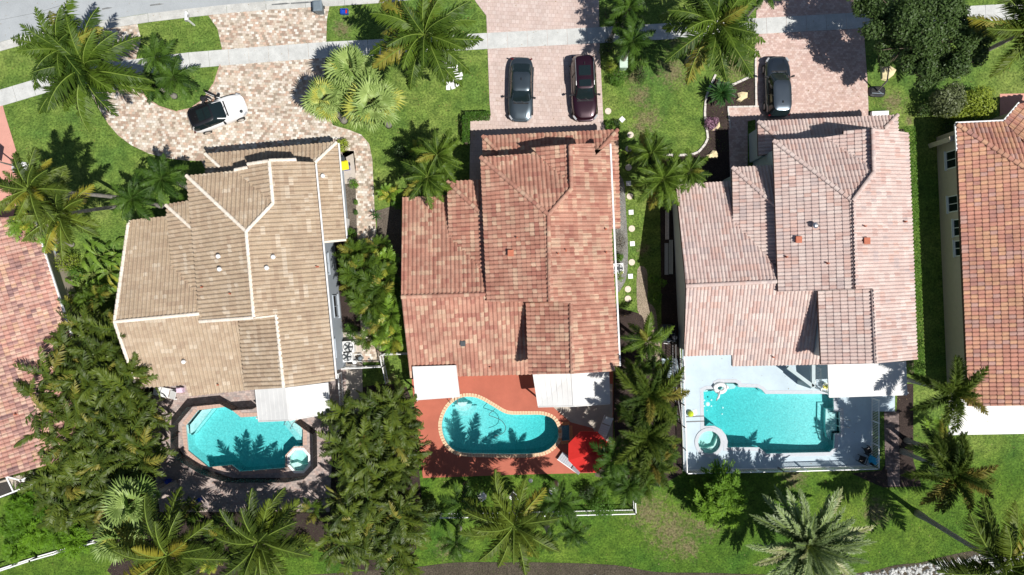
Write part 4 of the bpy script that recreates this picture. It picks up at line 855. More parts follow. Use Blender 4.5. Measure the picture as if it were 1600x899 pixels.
def meshfence(label, pts, h=1.25, every=0.95):
    t = thing('mesh_pool_fence', label, 'fence', W(*pts[0])); P = [W(x, y) for x, y in pts]
    for a_, b_ in zip(P, P[1:]):
        d = b_-a_; m = MB(); m.bar(a_+Vector((0, 0, h/2)), b_+Vector((0, 0, h/2)), .012, h-.04); m.build('mesh_panel', M['mesh'], t)
        m = MB(); m.bar(a_+Vector((0, 0, h)), b_+Vector((0, 0, h)), .03, .03); m.build('top_hem', M['black'], t)
        n = max(1, round(d.length/every))
        for k in range(n):
            q = a_+d*(k/n); m = MB(); m.cyl((q.x, q.y, 0), .025, h+.04, 8); m.build('pole', M['black'], t)
meshfence('low black mesh safety fence curving round the left and lower side of the angular pool', [(403, 635), (372, 637), (354, 627), (304, 632), (279, 662), (279, 700), (288, 712), (326, 735), (364, 747), (455, 747), (482, 742), (496, 728), (495, 674), (468, 655)])
# enclosure frame behind the left neighbour
t = thing('screen_enclosure', 'white framed dark screened porch below the left neighbour roof', 'porch', W(25, 755))
m = MB(); m.prism(px([(-60, 764), (50, 738), (58, 757), (-50, 792)]), 2.35, 2.4, bottom=True); m.build('screen_roof', M['mesh'], t)
for a_, b_ in (((-60, 800), (57, 755)), ((10, 745), (21, 768)), ((11, 745), (57, 757)), ((50, 738), (57, 757)), ((30, 752), (54, 741))):
    m = MB(); m.bar(W(*a_, 2.4), W(*b_, 2.4), .1, .1); m.build('beam', M['white'], t)
for a_ in ((56, 755), (21, 768)): m = MB(); q = W(*a_, 2.3); m.box((q.x, q.y, 1.15), (.08, .08, 2.3)); m.build('post', M['white'], t)
sheet('patio_slab', [(-60, 764), (50, 738), (58, 757), (-50, 792)], 0.02, M['conc'])
# white edging stones round the front bed
def stones(label, pts, wd, ln, mat, hgt=.12):
    t = thing('bed_edging', label, 'edging', W(*pts[0])); border('edging_block', pts, wd, ln, hgt/2, mat, parent=t, hgt=hgt); return t
stones('curved row of white edging blocks between lawn and mulch bed', smooth([(1116, 121), (1104, 150), (1101, 177), (1103, 198), (1105, 216), (1098, 230), (1086, 240), (1062, 243), (1034, 242)], 6, False), .16, .42, M['edge'])
stones('short zigzag row of white edging blocks above the sago palm bed', smooth([(1147, 132), (1160, 126), (1173, 120)], 4, False), .16, .4, M['edge'])
stones('straight row of pale edging blocks along the pink paver driveway', [(1180, 90), (1181, 166)], .14, .5, M['edge'])
stones('pale edging blocks bordering the small L-shaped entry path', [(1181, 167), (1137, 168), (1141, 204)], .12, .4, M['edge'])
stones('white ring of edging blocks round the tall palm in the middle front lawn', [(700+17*math.cos(a*PI/9), 119+16*math.sin(a*PI/9)) for a in range(-5, 6)], .6, .33, M['white'], .06)
stones('thin curb of pale blocks round the half-round driveway island', [(212, 118), (217, 138), (230, 155), (250, 167), (275, 175), (298, 170), (318, 156), (335, 130), (345, 100)], .08, .4, M['cop1'], .07)
# stepping stones
for i, (x, y, kd, lb) in enumerate([(950, 174, 'c', 'round cream stepping stone nearest the burgundy car'), (972, 187, 'd', 'square white stepping stone turned on its corner'), (985, 211, 'c', 'round stepping stone with a grass ring above the palm shade'), (982, 233, 'c', 'round stepping stone, first of three in palm shade'),
    (982, 262, 'c', 'round stepping stone, second of three in palm shade'), (982, 287, 's', 'square stepping stone, last one in palm shade'), (984, 307, 'c', 'round stepping stone, first in sun below the palms'), (986, 332, 's', 'square stepping stone between two round ones, uppermost of its kind on the side lawn'),
    (987, 357.5, 'c', 'round stepping stone beside the middle of the grey pebble bed'), (988, 381, 's', 'square stepping stone near the lower pebble bed'), (987, 410, 'c', 'large round stepping stone left of the top of the gravel path'), (985, 432, 's', 'square stepping stone beside the gravel path'), (981, 452, 'c', 'upper of the two round stepping stones close together'), (981, 467, 'c', 'lowest round stepping stone on the side lawn')]):
    m = MB(); p = W(x, y)
    if kd == 'c': m.lathe(p, [(.245, 0), (.245, .035), (.235, .045), (.001, .047)], 20)
    else: m.box(p+Vector((0, 0, .022)), (.36, .36, .045), rz=PI/4 if kd == 'd' else .06)
    tag(m.build('stepping_stone', M['step'] if kd == 'c' else M['white']), lb, 'stepping stone', 'stepping stones along the side lawn')
# ------------------------------------------------------------ cars
def sup(t, a, b, e):                           # superellipse point
    c, s_ = math.cos(t), math.sin(t); return (a*abs(c)**(2/e)*(1 if c >= 0 else -1), b*abs(s_)**(2/e)*(1 if s_ >= 0 else -1))
def paint(name, col, metal=0.3):
    m, nt, b = newmat(name); b.inputs['Base Color'].default_value = col; b.inputs['Metallic'].default_value = metal; b.inputs['Roughness'].default_value = 0.3
    b.inputs['Coat Weight'].default_value = 0.8; b.inputs['Coat Roughness'].default_value = 0.04
    p = nt.nodes.new('ShaderNodeTexCoord').outputs['Object']; bump(nt, b, noise(nt, p, 2.5, 2), 0.02, 0.02); return m
def car(label, px_, py_, head, Lc, Wc, H, body, roofm, cab=(-.46, .22, -.36, .02), hood=0.98, suv=True, rails=False, sunroof=None, plate=True, cat='car', nose=1.0, doorside=None, tail=0.0):
    """built along +x (front); cab = bottom rear, bottom front, top rear, top front as fractions of length"""
    t = thing('parked_car', label, cat, (0, 0, 0)); hx, hy = Lc/2, Wc/2; N = 48
    m = MB(); rings = []
    def topz(x, z): 
        f = x/hx; zz = z
        if f > .35: zz -= (f-.35)**2*0.42*nose
        if f < -.75: zz -= (-.75-f)**2*1.2
        return zz
    lev = [(.26, .965, .90, 5), (.34, .99, .97, 5), (.55, 1.0, 1.0, 5), (.74, .992, .995, 5), (.86, .975, .965, 4.6), (hood-.05, .95, .92, 4.4), (hood-.005, .90, .84, 4.2), (hood+.02, .72, .60, 4), (hood+.03, .35, .3, 3)]
    vs = []; 
    for (z, fx, fy, e) in lev:
        for k in range(N):
            an = 2*PI*k/N; x, y = sup(an, hx*fx, hy*fy, e)
            q = x/hx; y *= (1-0.13*max(0, q-.5)**1.5*2-0.08*max(0, -q-.6)*2) if abs(q) > .5 else 1
            vs.append((x, y, topz(x, z) if z > .8 else z))
    fs = [(i*N+k, i*N+(k+1) % N, (i+1)*N+(k+1) % N, (i+1)*N+k) for i in range(len(lev)-1) for k in range(N)] + [tuple((len(lev)-1)*N+k for k in range(N)), tuple(range(N))[::-1]]
    m.raw(vs, fs); bo = m.build('body', body, t, smooth=True)
    # greenhouse: rings from belt to roof, faces sorted into panes
    xb0, xb1, xt0, xt1 = [c*Lc for c in cab]; N2 = 40; parts = {'windshield': MB(), 'rear_window': MB(), 'side_window': MB(), 'side_window2': MB(), 'pillars': MB()}
    def ring(f):
        z = hood-.03+(H-.05-hood+.03)*f; x0 = xb0+(xt0-xb0)*f; x1 = xb1+(xt1-xb1)*f; cx = (x0+x1)/2; a_ = (x1-x0)/2; b_ = hy*(0.90-0.20*f**1.3); out = []
        for k in range(N2):
            x, y = sup(2*PI*(k+.5)/N2, a_, b_, 5.0); out.append(Vector((cx+x, y, z+ (0.0 if f < .99 else -abs(y)/b_*.02))))
        return out
    rs = [ring(f) for f in (0, .35, .7, 1.0)]
    for i in range(3):
        for k in range(N2):
            q = [rs[i][k], rs[i][(k+1) % N2], rs[i+1][(k+1) % N2], rs[i+1][k]]; an = (k+1) % N2/N2*360
            an = an if an <= 180 else an-360; n = (q[1]-q[0]).cross(q[2]-q[1]).normalized(); 
            if abs(n.x) > abs(n.y)*1.15: key = 'windshield' if n.x > 0 else 'rear_window'
            elif abs(n.y) > .75 or abs(n.x) < .4: key = 'side_window' if n.y > 0 else 'side_window2'
            else: key = 'pillars'
            parts[key].face(q)
    gl = M['glass']
    for k, p in parts.items():
        if p.f: p.build('side_window' if k == 'side_window2' else k, body if k == 'pillars' else gl, t, smooth=True)
    for fy in (-1, 1):                          # B pillars
        m = MB(); xm = (xb0+xb1)/2; m.bar((xm, fy*hy*.905, hood), ((xt0+xt1)/2, fy*hy*.715, H-.06), .09, .02); m.build('door_pillar', M['black'], t)
    m = MB(); top = rs[3]; c = sum(top, Vector())/N2; levr = [(1.03, 0), (.93, .035), (.7, .06), (.35, .072)]; vs = []
    for f, dz in levr: vs += [Vector((c.x+(p.x-c.x)*f, c.y+(p.y-c.y)*f, H-.05+dz-.02)) for p in top]
    fs = [(i*N2+k, i*N2+(k+1) % N2, (i+1)*N2+(k+1) % N2, (i+1)*N2+k) for i in range(3) for k in range(N2)]+[tuple(3*N2+k for k in range(N2))]
    m.raw(vs, fs); ro = m.build('roof', roofm, t, smooth=True)
    if sunroof:
        for (a_, b_) in sunroof:
            m = MB(); m.box(((a_+b_)/2*Lc, 0, H+.012), ((b_-a_)*Lc, hy*.9, .02)); m.build('sunroof', gl, t)
    if rails:
        for s_ in (-1, 1): m = MB(); m.tube([(xt0+.1, s_*hy*.68, H-.02), (xt0+.3, s_*hy*.68, H+.04), (xt1-.5, s_*hy*.68, H+.04), (xt1-.2, s_*hy*.68, H-.03)], .028, 6); m.build('roof_rail', M['steel'], t)
    m = MB(); m.box((xt0+.55, 0, H+.05), (.16, .05, .09)); m.build('antenna_fin', M['black'], t)
    for s_ in (-1, 1):
        m = MB(); m.bar((xb1-.42, s_*hy*.85, hood+.04), (xb1-.38, s_*(hy+.02), hood+.05), .07, .05); m.box((xb1-.36, s_*(hy+.07), hood+.08), (.12, .2, .15), rz=-s_*.25); m.build('mirror', M['black'], t)
        m = MB(); m.raw([(hx*.80, s_*hy*.90, .80), (hx*.93, s_*hy*.72, .78), (hx*.985, s_*hy*.55, .70), (hx*.985, s_*hy*.55, .58), (hx*.93, s_*hy*.78, .58), (hx*.80, s_*hy*.965, .66)], [(0, 1, 2, 3, 4, 5) if s_ < 0 else (5, 4, 3, 2, 1, 0)])
        m.box((hx*.885, s_*hy*.80, .735), (.34, .12, .10), rz=-s_*.62); m.build('headlight', M['chrome'], t)
        m = MB(); m.box((-hx*.925, s_*hy*.72, .78), (.09, .28, .10), rz=s_*.3); m.build('taillight', M['tail'], t)
        m = MB(); m.bar((hx*.36, s_*hy*.52, hood+.012), (hx*.86, s_*hy*.40, hood-.085*nose), .035, .03); m.build('hood_crease', body, t)
        m = MB(); m.bar((xb1+.06, s_*.30, hood+.045), (xb1-.12, s_*.30-.28, hood+.10), .03, .02); m.build('wiper', M['black'], t)
        for fx in (-.30, .31):
            w_ = MB(); n = 20; w_.tube([(fx*Lc, s_*(hy-.16), .34), (fx*Lc, s_*(hy+.012), .34)], .34, n); wo = w_.build('wheel', M['rubber'], t); r_ = MB(); r_.tube([(fx*Lc, s_*(hy-.05), .34), (fx*Lc, s_*(hy+.024), .34)], .23, 14); r_.build('rim', M['steel'], wo)
    m = MB(); m.bar((xb1+.04, -hy*.62, hood+.02), (xb1+.04, hy*.62, hood+.02), .1, .04); m.build('cowl', M['black'], t)
    m = MB(); m.box((hx*.965, 0, .62), (.06, Wc*.45, .16)); m.build('grille', M['black'], t)
    m = MB(); m.box((hx*.972, 0, .36), (.05, Wc*.5, .13)); m.build('bumper', M['black'], t)
    m = MB(); m.box((-hx*.965, 0, .40), (.07, Wc*.55, .15)); m.build('bumper', M['black'], t)
    t.location = W(px_, py_); t.rotation_euler = (0, 0, head); return t
M['chrome'] = plain('headlight_lens', (0.7, 0.7, 0.7, 1), 0.12, 0.5, var=.05); M['tail'] = plain('taillight_red', (0.10, 0.006, 0.008, 1), 0.2)
pw = paint('white_car_paint', (0.80, 0.80, 0.80, 1), 0.0); pb = paint('black_car_roof', (0.008, 0.008, 0.01, 1), 0.0); pg = paint('slate_car_paint', (0.075, 0.098, 0.115, 1), .7); pm = paint('burgundy_car_paint', (0.024, 0.004, 0.011, 1), .4)
pn = paint('blue_grey_car_paint', (0.05, 0.065, 0.085, 1), .7); ps = paint('sheen_tinted_car_roof', (0.10, 0.125, 0.15, 1), .75)  # roof is the body colour lightened, a painted-in reflected sheen
c1 = car('white SUV with black roof and open driver door on tan pavers', 346, 181, R(21), 4.42, 1.92, 1.62, pw, pb, cab=(-.49, .17, -.42, -.03), hood=1.02, sunroof=[(-.27, -.16), (-.15, -.05)])
c2 = car('slate grey sedan parked left on the rose driveway, nose to the garage', 814, 144, R(-91), 4.85, 1.86, 1.44, pg, pg, cab=(-.40, .22, -.23, .06), hood=.93, suv=False)
c3 = car('dark burgundy SUV with chrome roof rails parked right on the rose driveway', 911, 142, R(-87.5), 5.0, 1.96, 1.74, pm, pm, cab=(-.48, .20, -.42, .05), hood=1.08, rails=True, sunroof=[(-.28, -.13), (-.07, .03)])
c4 = car('blue-grey SUV with silvery roof on the pink driveway, tail to the garage', 1210, 140, R(91.5), 4.6, 1.86, 1.66, pn, ps, cab=(-.49, .22, -.42, .05), hood=1.04)
# open driver door of the white car and a small round badge mark on its bonnet corner
d = MB(); a_ = Vector((.62, .93, 0)); dr = Vector((math.cos(R(136)), math.sin(R(136)), 0)); L_ = 1.12; nrm = Vector((-dr.y, dr.x, 0))
for (z0, z1, wd, k) in ((.32, 1.0, .10, 1.0),): d.bar(a_+Vector((0, 0, (z0+z1)/2)), a_+dr*L_+Vector((0, 0, (z0+z1)/2)), wd, z1-z0)
dd = d.build('door', pw, c1); d = MB(); d.bar(a_+dr*.12+nrm*.03+Vector((0, 0, .72)), a_+dr*(L_-.06)+nrm*.03+Vector((0, 0, .72)), .09, .5); d.build('door_trim', M['dgrey'], dd)
d = MB(); d.bar(a_+dr*.2+Vector((0, 0, 1.04)), a_+dr*L_+Vector((0, 0, 1.04)), .05, .05); d.bar(a_+dr*.1+Vector((0, 0, 1.05)), a_+dr*.5+Vector((0, 0, 1.5)), .05, .05); d.bar(a_+dr*.5+Vector((0, 0, 1.5)), a_+dr*(L_-.05)+Vector((0, 0, 1.48)), .05, .05); d.bar(a_+dr*(L_-.03)+Vector((0, 0, 1.02)), a_+dr*(L_-.05)+Vector((0, 0, 1.48)), .05, .05); d.build('window_frame', M['black'], dd)
d = MB(); d.box(a_+dr*.08-nrm*.14+Vector((0, 0, 1.1)), (.14, .24, .16), rz=R(136)); d.build('mirror', M['black'], dd)
d = MB(); d.cyl((1.78, -.58, .93), .13, .03, 16); d.build('lamp_recess', M['dgrey'], c1)

# ------------------------------------------------------------ person leaning in at the open door
def skinned(name, verts, edges, radii, mat, parent, root=0, sub=2):
    me = bpy.data.meshes.new(name+'_skeleton'); me.from_pydata(verts, edges, []); o = bpy.data.objects.new(name, me); C.objects.link(o)
    sk = o.modifiers.new('skin', 'SKIN'); sk.use_smooth_shade = True
    for i, r_ in enumerate(radii): me.skin_vertices[0].data[i].radius = (r_, r_) if not isinstance(r_, tuple) else r_
    me.skin_vertices[0].data[root].use_root = True
    ss = o.modifiers.new('sub', 'SUBSURF'); ss.levels = sub; ss.render_levels = sub
    bpy.context.view_layer.update(); dg = bpy.context.evaluated_depsgraph_get(); nm = bpy.data.meshes.new_from_object(o.evaluated_get(dg)); nm.materials.clear(); nm.materials.append(mat)
    nm.polygons.foreach_set('use_smooth', [True]*len(nm.polygons)); bpy.data.objects.remove(o); return link(name, nm, parent)
pe = thing('person', 'person in dark clothes bending in at the open door of the white car', 'person', (0, 0, 0))
# x forward (towards the car), y left, z up
V_ = [(0, 0, .92), (.10, 0, 1.05), (.26, 0, 1.18), (.42, 0, 1.27), (.50, 0, 1.31),  # pelvis, belly, chest, shoulders, neck
      (.42, .20, 1.26), (.60, .27, 1.08), (.80, .24, .98), (.42, -.20, 1.26), (.36, -.42, 1.10), (.52, -.55, .98),     # left arm, right arm
      (-.02, .10, .86), (.06, .12, .48), (-.06, .13, .10), (.08, .14, .05), (-.02, -.10, .86), (-.04, -.14, .48), (-.20, -.16, .10), (-.06, -.17, .05)]
E_ = [(0, 1), (1, 2), (2, 3), (3, 4), (3, 5), (5, 6), (6, 7), (3, 8), (8, 9), (9, 10), (0, 11), (11, 12), (12, 13), (13, 14), (0, 15), (15, 16), (16, 17), (17, 18)]
R_ = [.15, .145, .16, .15, .065, .075, .05, .036, .075, .05, .036, .10, .068, .045, .045, .10, .068, .045, .045]
skinned('body', V_, E_, R_, M['cloth'], pe)
hd = MB(); hc = Vector((.62, 0, 1.40)); vs = []; n = 16
for i in range(9):
    th = PI*i/8
    for k in range(n):
        an = 2*PI*k/n; x, y, z = math.sin(th)*math.cos(an), math.sin(th)*math.sin(an), math.cos(th); vs.append(hc+Vector((x*.10+(0.018 if x > .8 and abs(z) < .3 else 0), y*.076*(1-.15*max(0, -z)), z*.118)))
hd.raw(vs, [(i*n+k, (i+1)*n+k, (i+1)*n+(k+1) % n, i*n+(k+1) % n) for i in range(8) for k in range(n)]); ho = hd.build('head', M['skin'], pe, smooth=True, weld=True)
for s_ in (-1, 1):
    e = MB(); e.lathe(hc+Vector((.0, s_*.078, -.01)), [(.004, -.03), (.022, -.01), (.022, .015), (.004, .03)], 8); e.build('ear', M['skin'], ho)
e = MB(); e.raw([hc+Vector(p) for p in ((.098, -.012, .02), (.098, .012, .02), (.125, 0, -.02), (.098, -.018, -.025), (.098, .018, -.025))], [(0, 1, 2), (0, 2, 3), (1, 4, 2), (2, 4, 3)]); e.build('nose', M['skin'], ho)
hr = MB(); vs = []
for i in range(6):
    th = PI*i/9
    for k in range(n):
        an = 2*PI*k/n; x, y, z = math.sin(th)*math.cos(an), math.sin(th)*math.sin(an), math.cos(th); vs.append(hc+Vector((x*.108-.012, y*.086, z*.128+.004)))
hr.raw(vs, [(i*n+k, (i+1)*n+k, (i+1)*n+(k+1) % n, i*n+(k+1) % n) for i in range(5) for k in range(n)]); hr.build('hair', M['hair'], ho, smooth=True)
for (w0, f0, sg) in ((Vector((.80, .24, .98)), Vector((.9, -.1, -.4)), 1), (Vector((.52, -.55, .98)), Vector((.75, -.35, -.5)), -1)):
    f0.normalize(); sd = f0.cross(Vector((0, 0, 1))).normalized(); pa = w0+f0*.05; kn = w0+f0*.10; vv = [w0, pa, kn]; ee = [(0, 1), (1, 2)]; rr = [.028, (.038, .02), (.036, .018)]
    for k, ln in enumerate((.065, .078, .072, .055)):
        b_ = kn+sd*(k-1.5)*.020; i0 = len(vv); dwn = Vector((0, 0, -1)); vv += [b_+f0*.012, b_+f0*ln*.55+dwn*.012, b_+f0*ln*.9+dwn*.034]; ee += [(2, i0), (i0, i0+1), (i0+1, i0+2)]; rr += [.0095, .0088, .0075]
    i0 = len(vv); vv += [w0+f0*.035-sd*sg*.036, w0+f0*.07-sd*sg*.055+Vector((0, 0, -.02))]; ee += [(0, i0), (i0, i0+1)]; rr += [.012, .009]
    skinned('hand', [tuple(v) for v in vv], ee, rr, M['skin'], pe, 0, 1)
for s_, x in ((1, .04), (-1, -.12)):
    m = MB(); m.box((x, s_*.145, .045), (.28, .10, .09)); m.build('shoe', M['black'], pe)
pe.location = W(323, 158.5); pe.rotation_euler = (0, 0, R(-28))

# ------------------------------------------------------------ street and garden things
def mailbox():
    t = thing('mailbox', 'white mailbox on a white post at the road edge lawn', 'mailbox', W(304, 40)); p = W(304, 40)
    m = MB(); m.box((p.x, p.y, .55), (.1, .1, 1.1)); m.build('post', M['white'], t)
    m = MB(); x0 = p+Vector((-.05, .1, 1.1)); m.box(x0+Vector((0, .1, .1)), (.24, .62, .2)); m.tube([x0+Vector((0, -.21, .2)), x0+Vector((0, .41, .2))], .12, 12); m.build('box', M['white'], t)
    m = MB(); m.box(x0+Vector((.135, .12, .2)), (.02, .2, .1)); m.build('flag', M['black'], t)
mailbox()
def bin_(px_, py_, lab, mat, lid, s_=1.0, rz=0.1, h=1.05):
    t = thing('wheeled_bin', lab, 'bin', W(px_, py_)); p = W(px_, py_); Mx = Matrix.Rotation(rz, 3, 'Z'); m = MB()
    def rg(a_, b_, z): return [p+Mx @ Vector((x, y, z)) for x, y in ((-a_, -b_), (a_, -b_), (a_, b_), (-a_, b_))]
    lo = rg(.24*s_, .28*s_, .05); hi = rg(.31*s_, .36*s_, h); m.raw(lo+hi, [(0, 1, 5, 4), (1, 2, 6, 5), (2, 3, 7, 6), (3, 0, 4, 7), (3, 2, 1, 0)]); m.build('bin_body', mat, t)
    m = MB(); a_ = rg(.34*s_, .39*s_, h+.01); b_ = rg(.34*s_, .39*s_, h+.05); c = rg(.24*s_, .30*s_, h+.1); m.raw(a_+b_+c, [(0, 1, 5, 4), (1, 2, 6, 5), (2, 3, 7, 6), (3, 0, 4, 7), (4, 5, 9, 8), (5, 6, 10, 9), (6, 7, 11, 10), (7, 4, 8, 11), (8, 9, 10, 11)]); m.build('lid', lid, t)
    m = MB(); q = p+Mx @ Vector((0, .41*s_, h-.04)); m.box(q, (.5*s_, .05, .05), rz=rz); m.build('handle', lid, t)
    for k in (-1, 1): m = MB(); q = p+Mx @ Vector((k*.27*s_, .25*s_, .12)); m.tube([q-Mx @ Vector((.03, 0, 0)), q+Mx @ Vector((.03, 0, 0))], .12, 10); m.build('wheel', M['black'], t)
bin_(502, 18, 'grey wheeled bin standing at the kerb on tan pavers', M['grey'], M['grey'], 1.0, .05)
bin_(92, 391, 'dark grey rubbish bin beside the left neighbour roof edge', M['dgrey'], M['grey'], 1.15, 1.5, 1.0)
bin_(543, 262, 'recycling bin with bright yellow lid beside the paver walkway', M['blue'], M['yellow'], .85, .15, .9)
bin_(537, 254, 'dark grey bin next to the yellow-lidded one', M['dgrey'], M['dgrey'], .8, .15, .85)
t = thing('recycling_crate', 'small blue crate with red stripe on the lawn near the road', 'crate', W(539, 20)); p = W(539, 20); m = MB()
for a_, b_, c, d in ((-.27, 0, .03, .38), (.27, 0, .03, .38), (0, -.18, .54, .03), (0, .18, .54, .03)): m.box(p+Vector((a_, b_, .16)), (c, d, .32))
m.box(p+Vector((0, 0, .03)), (.54, .36, .03)); m.build('crate_body', M['blue'], t); m = MB(); m.box(p+Vector((.15, 0, .1)), (.14, .3, .14)); m.build('red_content', M['coral'], t)
def hoop(lab, base, lean, h, base_mat, facing):
    p = W(*base); t = thing('basketball_hoop', lab, 'basketball hoop', p); m = MB()
    vs = []; 
    for z, s_ in ((.0, .92), (.04, 1.0), (.16, .95), (.22, .72)):
        for k in range(20): x, y = sup(2*PI*k/20, .65*s_, .42*s_, 3.5); vs.append(p+Vector((x, y, z)))
    m.raw(vs, [(i*20+k, i*20+(k+1) % 20, (i+1)*20+(k+1) % 20, (i+1)*20+k) for i in range(3) for k in range(20)]+[tuple(60+k for k in range(20))]); m.build('weighted_base', base_mat, t, smooth=False)
    m = MB(); m.bar(p+Vector((-.45, -.15, .24)), p+Vector((.45, -.2, .24)), .06, .05); m.bar(p+Vector((-.1, .1, .24)), p+Vector((.4, -.25, .26)), .06, .05); m.build('base_strut', M['grey'], t)
    tp = p+Vector((lean[0], lean[1], h)); md = p+Vector((lean[0]*.25, lean[1]*.25, h*.62))
    m = MB(); m.tube([p+Vector((0, 0, .15)), md], .06, 10); m.tube([md, tp], .05, 10); m.build('pole', M['pole'], t)
    f = Vector((math.cos(facing), math.sin(facing), 0)); s_ = Vector((-f.y, f.x, 0)); Mx = Matrix((f, s_, Vector((0, 0, 1)))).transposed()
    m = MB(); m.box(tp+f*.12+Vector((0, 0, .1)), (.05, 1.12, .74), rot=Mx); m.build('backboard', M['pole'] if base_mat is M['black'] else M['terra'], t)
    m = MB(); rc = tp+f*.40+Vector((0, 0, -.15)); m.tube([rc+Vector((math.cos(a)*.23, math.sin(a)*.23, 0)) for a in [2*PI*k/18 for k in range(19)]], .014, 6, cap=False); m.build('rim', M['coral'] if base_mat is not M['black'] else M['black'], t)
    m = MB(); m.lathe(rc, [(.22, 0), (.18, -.2), (.14, -.4)], 12); m.build('net', M['mesh'], t)
M['pole'] = plain('grey_pole', srgb(120, 116, 114), 0.5)
hoop('portable basketball hoop with black base between driveway and lawn under the dark tree', (1369, 144), (-.62, 1.25), 3.05, M['black'], R(150))
hoop('basketball hoop with pale base on the neighbour salmon driveway at left edge', (33, 262), (-.15, .1), 2.9, M['white'], R(170))
def chair(lab, px_, py_, rz, mat, group=None, s_=1.0):
    t = thing('patio_chair', lab, 'chair', (0, 0, 0), group); m = MB(); m.box((0, 0, .43), (.5, .5, .04)); m.build('seat', mat, t)
    m = MB(); 
    for k in range(5): m.box((-.27, -.2+k*.1, .68), (.03, .07, .5))
    m.box((-.28, 0, .92), (.05, .5, .06)); m.build('backrest', mat, t)
    for a_ in (-1, 1):
        m = MB(); m.box((0, a_*.26, .62), (.5, .05, .035)); m.build('armrest', mat, t)
        for b_ in (-1, 1): m = MB(); m.box((b_*.22, a_*.23, .21), (.045, .045, .42)); m.build('leg', mat, t)
    t.location = W(px_, py_); t.rotation_euler = (0, 0, rz); t.scale = (s_,)*3; return t
chair('white garden chair left of the tall coconut palm behind the red deck', 753, 771, 2.2, M['white']); chair('white garden chair hidden among fronds just above the coconut crown', 803, 773, 2.5, M['white']); chair('white garden chair right of the small dark drain ring on the back lawn', 865, 763, .7, M['white'])
chair('tilted white chair at the base of the dense palms below the umbrella', 969, 726, 1.0, M['white'], s_=.8)
chair('black metal patio chair nearest the pool in the lower right deck corner', 1343, 716, 1.2, M['black']); chair('black metal patio chair at the picket fence in the deck corner', 1352, 702, .4, M['black'])
t = thing('towel', 'bright cyan towel draped over a black patio chair', 'towel', W(1360, 717)); p = W(1360, 716); m = MB(); nx = 8; r_ = random.Random(2); g = [[p+Vector(((i/nx-.5)*.85, (j/nx-.5)*.55+.1*math.sin(i), .55+.07*math.sin(i*1.3+j)+(0.2 if 3 < i < 6 else 0))) for j in range(nx+1)] for i in range(nx+1)]
for i in range(nx):
    for j in range(nx): m.face([g[i][j], g[i+1][j], g[i+1][j+1], g[i][j+1]])
m.build('cloth', M['cyan'], t, smooth=True, weld=True)
t = thing('patio_table', 'small black patio table beneath the cyan towel in the deck corner', 'table', W(1359, 719)); p = W(1359, 719); m = MB(); m.cyl(p+Vector((0, 0, .45)), .3, .03, 18); m.build('tabletop', M['black'], t)
for k in range(3): m = MB(); m.bar(p+Vector((0, 0, .45)), p+Vector((.28*math.cos(k*2.1), .28*math.sin(k*2.1), 0)), .03, .03); m.build('leg', M['black'], t)
# red umbrella
uc = W(921, 709, 2.4); t = thing('patio_umbrella', 'large bright red octagonal umbrella open over the red deck corner', 'umbrella', (uc.x, uc.y, 0)); rad = 1.62
for k in range(8):
    a0, a1 = R(22+45*k), R(67+45*k); e0 = uc+Vector((math.cos(a0)*rad, math.sin(a0)*rad, -.45)); e1 = uc+Vector((math.cos(a1)*rad, math.sin(a1)*rad, -.45)); tp = uc+Vector((0, 0, .12)); m = MB(); md = (e0+e1)/2+Vector((0, 0, -.03))
    m.face([tp, e0, md]); m.face([tp, md, e1]); m.face([e0, e0+Vector((0, 0, -.12)), md+Vector((0, 0, -.12)), md]); m.face([md, md+Vector((0, 0, -.12)), e1+Vector((0, 0, -.12)), e1]); m.build('canopy_panel', M['coral'], t)
    m = MB(); m.bar(tp-Vector((0, 0, .06)), e0-Vector((0, 0, .04)), .02, .02); m.build('rib', M['dgrey'], t)
m = MB(); m.cyl((uc.x, uc.y, 0), .03, 2.55, 10); m.build('pole', M['dgrey'], t); m = MB(); m.cyl((uc.x, uc.y, 0.02), .28, .08, 16); m.build('base', M['dgrey'], t)
def lounger(lab, px_, py_, rz, fm, sm, slats=True):
    t = thing('sun_lounger', lab, 'sun lounger', (0, 0, 0)); m = MB()
    for s_ in (-1, 1): m.bar((-.95, s_*.33, .3), (.95, s_*.33, .3), .05, .05)
    m.build('frame', fm, t)
    for s_ in (-1, 1):
        for x in (-.75, .75): m = MB(); m.box((x, s_*.31, .15), (.05, .05, .3)); m.build('leg', fm, t)
    for k in range(7): m = MB(); m.box((-.85+k*.17, 0, .33), (.155, .60, .025)); m.build('slat', sm, t)
    m = MB(); m.bar((.34, 0, .34), (.95, 0, .72), .60, .03); m.build('backrest', sm, t)
    t.location = W(px_, py_); t.rotation_euler = (0, 0, rz); return t
lounger('pale grey sling lounger half under the red umbrella', 890, 722, R(-35), M['white'], plain('pale_grey_sling', srgb(170, 172, 178), .7)); lounger('white slatted sun lounger on the slab above the red umbrella', 944, 668, R(70), M['white'], M['white']); lounger('white lounger half under the eave beside the angular pool deck', 262, 613, R(-12), M['white'], M['white'])
t = thing('towel', 'folded pink and white towels beside the lounger under the tan eave', 'towel', W(284, 609)); p = W(284, 609); m = MB(); m.box(p+Vector((0, 0, .2)), (.5, .35, .4)); m.box(p+Vector((.02, .02, .43)), (.42, .3, .07), rz=.3); m.build('stack', plain('pink_towel', srgb(214, 190, 208), .9), t)
